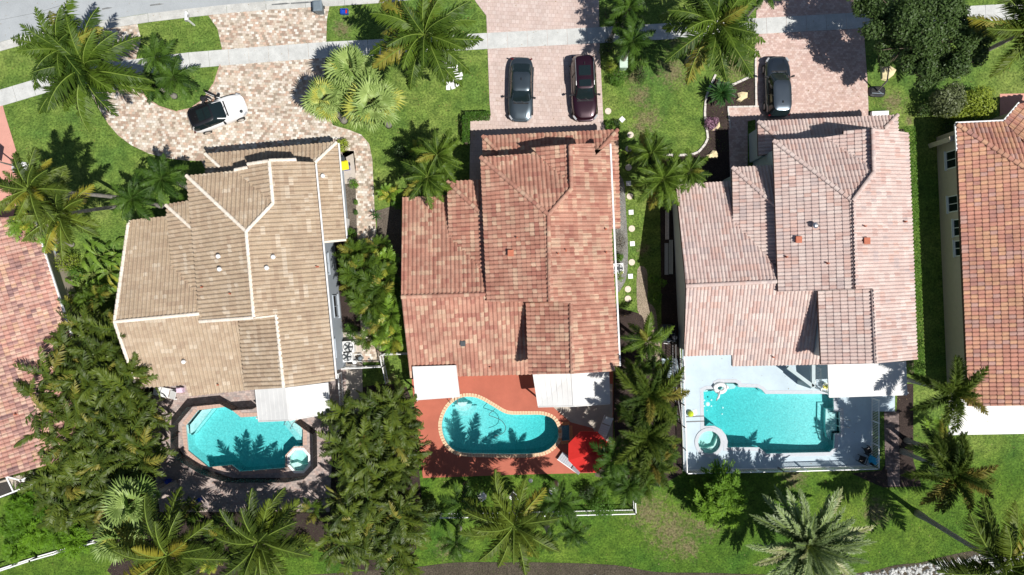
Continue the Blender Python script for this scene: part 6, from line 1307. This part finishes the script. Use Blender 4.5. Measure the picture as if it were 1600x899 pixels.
for i, (c, rr, hh, bs, lb) in enumerate([((550, 108), 46, 6.2, None, 'pale green fan palm, upper one of the three at the tan driveway edge'), ((507, 158), 38, 5.8, None, 'pale green fan palm, leftmost of the three over the tan driveway'), ((582, 162), 50, 6.4, None, 'pale green fan palm, lower right of the three above the paver walkway')]): fanpalm(lb, c, hh, rr, 36, bs, 'trio of pale green fan palms', seed=i)
# left garden between neighbour and tan house
palm('coconut palm at the left edge above the neighbour roof with a long curved trunk', 'coco', (46, 296), 10.5, 62, 20, (202, 311), seed=13, r0=.15, r1=.1); palm('coconut palm just below the leftmost one, pale trunk leaning left', 'coco', (95, 335), 8.2, 68, 19, (200, 323), seed=14, r0=.15, r1=.1)
clump('grey-green bushy palm hanging over the corner of the left neighbour roof', (38, 352), 5, 34, 34, seed=2, canes=4); fanpalm('yellowish fan palm between the two leaning coconut palms and the roof', (62, 300), 5.0, 30, 22, seed=4, small=True)
palm('dark round-headed palm touching the upper left corner of the tan roof, left one', 'small', (208, 312), 4.2, 40, 22, seed=15); palm('dark round-headed palm near the garage corner of the tan house, right one', 'small', (254, 280), 4.2, 42, 22, seed=16)
palm('yellowing small palm next to the grey rubbish bin', 'areca', (75, 378), 2.8, 22, 12, seed=17); shrub('yellow-green bush beside the dark gap along the neighbour roof', (104, 408), 20, 2.2, L['yshrub'], 900, .06); shrub('low green bush below the yellow-green one in the left garden', (118, 428), 16, 1.4, L['shrub'], 700, .05)
for i, (x, y) in enumerate([(165, 400), (178, 425), (150, 430), (185, 398), (140, 452)]):
    t = thing('banana_like_plant', 'strap-leaved plant with long bright leaves in front of the tan house left wall', 'plant', W(x, y), 'strap-leaved plants at the tan wall'); r_ = random.Random(i+50); m = MB(); m.tube([W(x, y), W(x, y)+Vector((0, 0, .8))], [.08, .05], 6); m.build('stem', L['stem'], t)
    for k in range(8): put('leaf', BAN[k % 4], t, W(x, y, 0)+Vector((0, 0, .3)), k*2.4+r_.uniform(-.3, .3), r_.uniform(-.35, .15), r_.uniform(.75, 1.05), r_.uniform(-.4, .4))
# dense bird of paradise thickets
def fill(poly, step, r):
    out = []; xs = [p[0] for p in poly]; ys = [p[1] for p in poly]; y = min(ys)
    k = 0
    while y < max(ys):
        x = min(xs)+(k % 2)*step/2
        while x < max(xs):
            q = (x+r.uniform(-.28, .28)*step, y+r.uniform(-.28, .28)*step)
            if inside(poly, *q): out.append(q)
            x += step
        y += step*.86; k += 1
    return out
th1 = [(102, 508), (150, 490), (188, 505), (200, 560), (208, 600), (238, 640), (238, 700), (215, 745), (190, 790), (150, 810), (110, 820), (70, 780), (52, 740), (42, 690), (44, 640), (66, 600), (82, 550)]
th2 = [(535, 640), (600, 615), (632, 640), (645, 690), (645, 735), (600, 765), (545, 745), (520, 700)]
th3 = [(515, 790), (560, 775), (640, 790), (650, 830), (640, 870), (610, 888), (540, 870), (510, 840)]
r_ = random.Random(21)
for poly, lb, gp in ((th1, 'tall broad-leaved plant in the dense thicket between left neighbour and tan house', 'bird of paradise thicket left of the tan house'), (th2, 'tall broad-leaved plant in the dense thicket left of the red pool deck', 'bird of paradise thicket beside the red deck'), (th3, 'tall broad-leaved plant in the dense thicket on the back lawn edge', 'bird of paradise thicket at the back lawn')):
    for i, q in enumerate(fill(poly, 22, r_)): bop(lb, q, r_.uniform(3.6, 5.2), r_.uniform(.72, 1.0), 15, gp, i+int(q[0]))
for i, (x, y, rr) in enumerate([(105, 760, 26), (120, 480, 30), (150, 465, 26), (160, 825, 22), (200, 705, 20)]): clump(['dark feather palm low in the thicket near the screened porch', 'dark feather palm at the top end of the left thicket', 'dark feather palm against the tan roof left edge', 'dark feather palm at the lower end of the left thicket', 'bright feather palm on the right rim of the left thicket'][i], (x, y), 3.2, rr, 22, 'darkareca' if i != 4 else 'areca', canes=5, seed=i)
# lower left
r_ = random.Random(33); L['brightb'] = leaf_mat('bright_bush_palm_leaf', (0.04, 0.11, 0.008, 1), (0.15, 0.29, 0.02, 1), (0.28, 0.32, 0.04, 1), .1, .5, .12, spec=.2)
for i, (x, y, rr) in enumerate([(28, 790, 26), (62, 795, 26), (20, 825, 26), (52, 835, 26), (88, 838, 26), (108, 850, 20), (15, 862, 18)]): feather('bright green bushy palm in the row behind the white rail fence', (x, y), rr+10, 2.2, L['brightb'], 3600, 'bright green palms along the white rail fence', seed=i+3)
fanpalm('pale green fan palm, upper of two at the right end of the white rail fence', (208, 785), 4.8, 50, 36, seed=3); fanpalm('pale green fan palm at the lower frame edge beside a coconut palm', (190, 838), 4.2, 46, 34, seed=5); fanpalm('yellow-tipped small fan palm in front of the deck shade', (236, 776), 3.6, 20, 12, seed=6, small=True)
palm('coconut palm with long upright fronds, left of the two at the bottom edge', 'coco', (262, 868), 6.3, 92, 21, (326, 818), seed=18); palm('coconut palm with long upright fronds, right of the two at the bottom edge', 'coco', (405, 846), 5.4, 82, 22, (446, 804), seed=19)
shrub('bright lime bush on the grass under the right bottom coconut palm', (472, 850), 18, 1.5, L['yshrub'], 800, .06); clump('dark feather palm at the deck corner above the back thicket', (490, 795), 2.6, 24, 20, 'darkareca', seed=5); clump('small dark feather palm beside the small square wall in shade', (455, 800), 2.2, 18, 16, 'darkareca', seed=6); clump('dense green palm filling the gap below the first coconut palm', (330, 872), 2.6, 30, 26, 'areca', seed=9); clump('green feather palm in shade under the right bottom coconut crown', (350, 820), 2.2, 26, 20, 'darkareca', seed=19)
# side yard between tan and salmon houses
for i, (x, y, rr, hh, kd) in enumerate([(568, 425, 34, 4.2, 'darkareca'), (600, 438, 34, 4.6, 'darkareca'), (585, 470, 38, 4.8, 'darkareca'), (612, 492, 32, 4.4, 'areca'), (550, 400, 22, 3.0, 'darkareca'), (612, 530, 30, 4.2, 'areca'), (600, 412, 26, 4.0, 'areca'), (562, 460, 24, 3.4, 'darkareca')]):
    clump(['dark feather palm in the side yard below the garage eave of the tan house', 'dark feather palm touching the salmon roof left edge', 'large dark feather palm filling the middle of the side yard', 'bright feather palm hanging on the salmon roof edge near the ridge', 'small dark palm beside the tan house window', 'bright feather palm right above the side gate', 'bright feather palm at the top of the side yard group', 'low feather palm between wall and paver path'][i], (x, y), hh, rr*1.3, 26, kd, canes=5, seed=i+40)
shrub('bright green small-leaved bush at the tan house side wall', (547, 518), 15, 1.8, L['shrub'], 900, .05); shrub('small bush at the end of the tan house garage wall', (548, 365), 11, 1.4, L['shrub'], 500, .05); shrub('dark bush under the palms by the side wall pipes', (550, 385), 16, 1.8, L['tree'], 700, .05)
shrub('leafy bush at the tan garage corner above the bins', (535, 227), 13, 1.3, L['yshrub'], 600, .06); shrub('small leafy bush below the pale concrete pad', (552, 288), 10, 1.0, L['shrub'], 400, .05); shrub('tiny green bush left of the walkway middle', (556, 316), 5, .6, L['shrub'], 200, .04); shrub('tiny green bush lower left of the walkway', (556, 332), 5, .6, L['shrub'], 200, .04)
palm('red-leaved spiky plant at the right edge of the paver walkway', 'sago', (588, 338), .9, 9, 16, seed=20, name='cordyline', cat='plant')
palm('feather palm above the salmon roof corner, upper one of the pair', 'royal', (684, 243), 5.0, 46, 20, (680, 255), seed=21, r0=.14, r1=.1); palm('feather palm whose frond tips touch the salmon roof corner', 'royal', (668, 278), 4.8, 48, 20, (662, 280), seed=22, r0=.14, r1=.1)
shrub('dark rounded bush left of the palm pair on the middle lawn', (630, 240), 17, 1.8, L['tree'], 1100, .06); clump('green feather clump next to the paver walkway right side', (608, 302), 2.2, 24, 24, 'areca', seed=60); shrub('light green bush at the salmon house left corner', (622, 318), 12, 1.4, L['shrub'], 600, .06); clump('grey-green leafy clump between the palm pair and the lawn', (650, 232), 2.4, 20, 18, 'areca', seed=61)
hedge('clipped L-shaped hedge beside the salmon garage front', [(766, 183.5), (728.5, 184.5), (729, 226)], .5, .9, L['shrub'], 1500, .055)
# between salmon and rose houses
palm('feather palm on the side lawn, uppermost of the cluster near the pale edging', 'royal', (1018, 240), 4.6, 40, 18, (1015, 255), seed=23, r0=.13, r1=.1); palm('feather palm at the centre of the side lawn cluster', 'royal', (1036, 280), 4.8, 52, 21, (1030, 285), seed=24, r0=.13, r1=.1); palm('feather palm at the right of the cluster, over the rose roof corner', 'royal', (1077, 267), 4.8, 36, 17, (1070, 275), seed=25, r0=.13, r1=.1)
shrub('small round bush at the corner of the rose driveway and salmon garage', (952, 196), 9, .9, L['shrub'], 450, .05); shrub('dark low bush next to the square turned stepping stone', (964, 192), 7, .8, L['tree'], 350, .05); clump('drooping fern palm shading the upper stepping stones', (985, 238), 1.2, 15, 12, 'areca', seed=70)
shrub('bright green clipped mass round the utility box', (965, 118), 20, 1.1, L['shrub'], 2200, .045, squash=.9); shrub('bright yellow-green left part of the hedge at the utility box', (955, 103), 12, 1.1, L['yshrub'], 800, .045); shrub('brownish twiggy bush right of the utility box hedge', (1002, 112), 13, 1.0, L['tree'], 700, .05, squash=1.8); shrub('dark bush above the utility box in palm shade', (950, 75), 16, 1.2, L['tree'], 900, .05); shrub('dark bush in shade at the top of the planting strip', (952, 25), 20, 1.4, L['tree'], 1000, .05)
palm('round dark sago palm in the mulch bed near the blue-grey SUV', 'sago', (1127, 146), 1.0, 23, 60, seed=26, name='sago_palm')
shrub('purple and pink leaved round bush in the mulch bed', (1112, 193), 14, .8, L['pink'], 1100, .05); shrub('small bush beside the lower gravel path in house shade', (1020, 436), 9, .9, L['shrub'], 450, .05); shrub('small dark bush left of the stacked boards', (1035, 442), 9, .9, L['shrub'], 350, .05); shrub('bright column-like bush along the gravel path', (1027, 466), 9, 1.1, L['shrub'], 700, .05, squash=1.4); shrub('bush at the side wall by the salmon eave and pebbles', (968, 402), 8, .8, L['shrub'], 400, .05); shrub('grey twiggy bush in the pebble bed by the salmon eave', (971, 380), 12, .8, leaf_mat('grey_twig', (0.13, 0.12, 0.10, 1), (0.42, 0.40, 0.36, 1)), 1300, .03, squash=2.0)
clump('low bush-like palm by the wall at square stepping stones', (966, 432), 1.0, 12, 12, 'areca', seed=71)
palm('star-shaped feather palm between the two houses, above the foxtail palms', 'royal', (1011, 533), 5.0, 44, 15, seed=27, r0=.13, r1=.1)
palm('fluffy foxtail palm, upper one between red umbrella deck and blue deck', 'fox', (1014, 618), 6.2, 66, 17, seed=28); palm('fluffy foxtail palm, middle one right of the umbrella', 'fox', (1012, 682), 6.0, 64, 17, seed=29); palm('fluffy foxtail palm, lowest one beside the blue deck corner', 'fox', (1018, 722), 5.2, 46, 15, seed=30)
palm('small dark palm directly right of the red umbrella', 'small', (958, 716), 4.6, 40, 16, seed=31); palm('small dark palm at the right end of the white picket fence', 'small', (982, 760), 4.2, 34, 16, seed=32); palm('small dark palm lower right below the umbrella near the round bush', 'small', (953, 748), 3.8, 32, 14, seed=33); clump('red-brown leaved fern below the salmon eave in the side yard', (972, 600), 2.0, 14, 14, 'darkareca', seed=72)
# back gardens
palm('yellow-green coconut palm in the middle of the back fence', 'coco', (803, 820), 6.6, 80, 19, (803, 772), seed=34)
palm('small dark palm left on the back lawn above the fence', 'small', (722, 788), 4.8, 38, 14, (728, 757), seed=35); palm('small dark palm right on the back lawn above the fence', 'small', (874, 785), 4.8, 38, 14, (868, 755), seed=36)
palm('low dark palm below the fence at left', 'small', (712, 850), 3.4, 30, 13, seed=37); palm('low dark palm below the fence at right', 'small', (896, 832), 3.6, 28, 13, seed=38); palm('low dark palm just right of the coconut crown', 'small', (858, 846), 3.0, 24, 12, seed=39)
shrub('round dark green bush at the left end of the picket fence', (668, 800), 22, 1.9, L['tree'], 2600, .06, squash=1.15); shrub('round green bush on the picket fence below the umbrella', (942, 791), 24, 1.9, L['shrub'], 2400, .055); shrub('dark shaded round bush left of the umbrella-side bush', (918, 770), 15, 1.4, L['tree'], 900, .06)
L['bright'] = leaf_mat('bright_areca_leaf', (0.06, 0.14, 0.012, 1), (0.21, 0.36, 0.035, 1), (0.30, 0.34, 0.05, 1), .1, .5, .12, spec=.2)
for i, (x, y, rr) in enumerate([(1140, 770, 46), (1112, 798, 38), (1148, 802, 44)]): feather(['bright areca clump below the blue deck, upper stem group', 'bright areca clump below the blue deck, left stem group', 'bright areca clump below the blue deck, lower right stem group'][i], (x, y), rr*.95, 4.7, L['bright'], 5200, seed=i+80, wd=.05)
palm('huge silvery green date palm on the back lawn of the blue deck house', 'date', (1258, 846), 4.6, 94, 72, (1224, 818), seed=40, r0=.4, r1=.34)
palm('dark coconut palm cut by the lower right corner with leaning trunk', 'coco', (1568, 885), 9.0, 105, 20, (1433, 802), seed=41, r0=.2, r1=.13)
palm('bushy palm over the white concrete slab corner of the right neighbour', 'fox', (1487, 612), 6.2, 62, 14, (1412, 592), seed=42); palm('dark bushy palm on the right lawn, its trunk starting at the paver path', 'fox', (1490, 740), 6.6, 68, 20, (1409, 705), seed=43); palm('darker bushy palm overlapping the one on the right lawn', 'royal', (1470, 705), 5.2, 50, 15, (1416, 688), seed=44)
clump('yellow-green clump on the lawn left of the white concrete slab', (1462, 665), 1.8, 26, 22, 'areca', seed=83); shrub('leafy bush at the foot of the long hedge beside the white cover', (1424, 578), 12, 1.4, L['shrub'], 700, .05)
hedge('long narrow clipped hedge along the rose roof right side', [(1397, 207), (1401, 310), (1406, 430), (1411, 582)], .85, 2.1, L['shrub'], 900, .055)
L['gtree'] = leaf_mat('olive_tree_leaf', (0.028, 0.040, 0.016, 1), (0.13, 0.155, 0.065, 1), None, 0.1, 0.5, 0.1, scale=1.5)
# upper right trees and bushes
tree('large dark broadleaf tree shading the pink driveway at the upper right', None, 8, [(1400, 30, 6.8, 2.2), (1450, 25, 7.4, 2.5), (1500, 40, 7.0, 2.2), (1430, 80, 6.4, 2.0), (1480, 85, 6.6, 2.1), (1445, 115, 5.6, 1.3), (1395, 75, 5.8, 1.5), (1370, 20, 6.0, 1.7), (1520, 75, 6.0, 1.5), (1440, -20, 7.0, 2.2), (1360, -25, 6.2, 2.0)], L['tree'], 70000, .10, (1432, 92), seed=3, tr=.26)
shrub('dark half of the rounded bush above the orange roof neighbour', (1482, 158), 34, 2.6, L['gtree'], 2600, .10, squash=.9, lumps=7); shrub('yellow-green bush left of the orange roof neighbour entrance', (1530, 160), 36, 2.2, L['yshrub'], 2600, .09, squash=.85, lumps=8); shrub('small dark bush left of the rounded bushes', (1444, 172), 14, 1.4, L['tree'], 700, .06); shrub('green hedge bush in front of the dark side passage', (1492, 176), 30, 1.6, L['yshrub'], 1600, .06, squash=.4); shrub('dark bush in the passage at the neighbour wall corner', (1484, 200), 16, 1.2, L['tree'], 700, .06)
# lawn-edge creepers
shrub('thin dry tuft at the hedge corner by the rose driveway', (725, 200), 6, .5, L['drygr'], 300, .03, squash=2)

# fallen leaves and bits on lawns, paving and beds
r_ = random.Random(99); lt = MB()
for i in range(2600):
    x, y = r_.uniform(0, 1600), (r_.uniform(0, 250) if i % 2 else r_.uniform(480, 890)); s_ = r_.uniform(.02, .06); c = W(x, y)+Vector((0, 0, .062)); a = r_.uniform(0, 6.28); u = Vector((math.cos(a), math.sin(a), r_.uniform(-.1, .3)))*s_; v = Vector((-math.sin(a), math.cos(a), .1))*s_*.4
    if any(inside(q, x, y) for q in POOLS): continue
    lt.face([c-u, c+v, c+u, c-v])
tag(lt.build('fallen_leaves', L['drygr']), kind='stuff')

for i, (x, y, rr) in enumerate([(120, 800, 30), (150, 790, 28), (175, 812, 26), (90, 815, 26)]): clump(['shaded feather palm in the lower thicket, second from the white rail', 'shaded feather palm in the lower thicket below the paddle leaves', 'shaded feather palm beside the pale fan palms', 'shaded feather palm at the thicket edge above the rail fence'][i], (x, y), 2.6, rr, 24, 'darkareca', canes=6, seed=i+90)

r_ = random.Random(77)
for i, (x, y) in enumerate([(300, 800), (345, 840), (300, 880), (235, 880), (430, 815), (385, 880)]): clump(['dark understory palm directly below the left deck edge', 'dark understory palm between the two bottom coconut crowns', 'dark understory palm at the bottom edge, right of the first coconut', 'dark understory palm at the bottom edge near the fan palms', 'dark understory palm at the lower right deck corner', 'dark understory palm at the bottom edge below the second coconut'][i], (x, y), 1.8, 30, 22, 'darkareca', canes=5, seed=i+120)

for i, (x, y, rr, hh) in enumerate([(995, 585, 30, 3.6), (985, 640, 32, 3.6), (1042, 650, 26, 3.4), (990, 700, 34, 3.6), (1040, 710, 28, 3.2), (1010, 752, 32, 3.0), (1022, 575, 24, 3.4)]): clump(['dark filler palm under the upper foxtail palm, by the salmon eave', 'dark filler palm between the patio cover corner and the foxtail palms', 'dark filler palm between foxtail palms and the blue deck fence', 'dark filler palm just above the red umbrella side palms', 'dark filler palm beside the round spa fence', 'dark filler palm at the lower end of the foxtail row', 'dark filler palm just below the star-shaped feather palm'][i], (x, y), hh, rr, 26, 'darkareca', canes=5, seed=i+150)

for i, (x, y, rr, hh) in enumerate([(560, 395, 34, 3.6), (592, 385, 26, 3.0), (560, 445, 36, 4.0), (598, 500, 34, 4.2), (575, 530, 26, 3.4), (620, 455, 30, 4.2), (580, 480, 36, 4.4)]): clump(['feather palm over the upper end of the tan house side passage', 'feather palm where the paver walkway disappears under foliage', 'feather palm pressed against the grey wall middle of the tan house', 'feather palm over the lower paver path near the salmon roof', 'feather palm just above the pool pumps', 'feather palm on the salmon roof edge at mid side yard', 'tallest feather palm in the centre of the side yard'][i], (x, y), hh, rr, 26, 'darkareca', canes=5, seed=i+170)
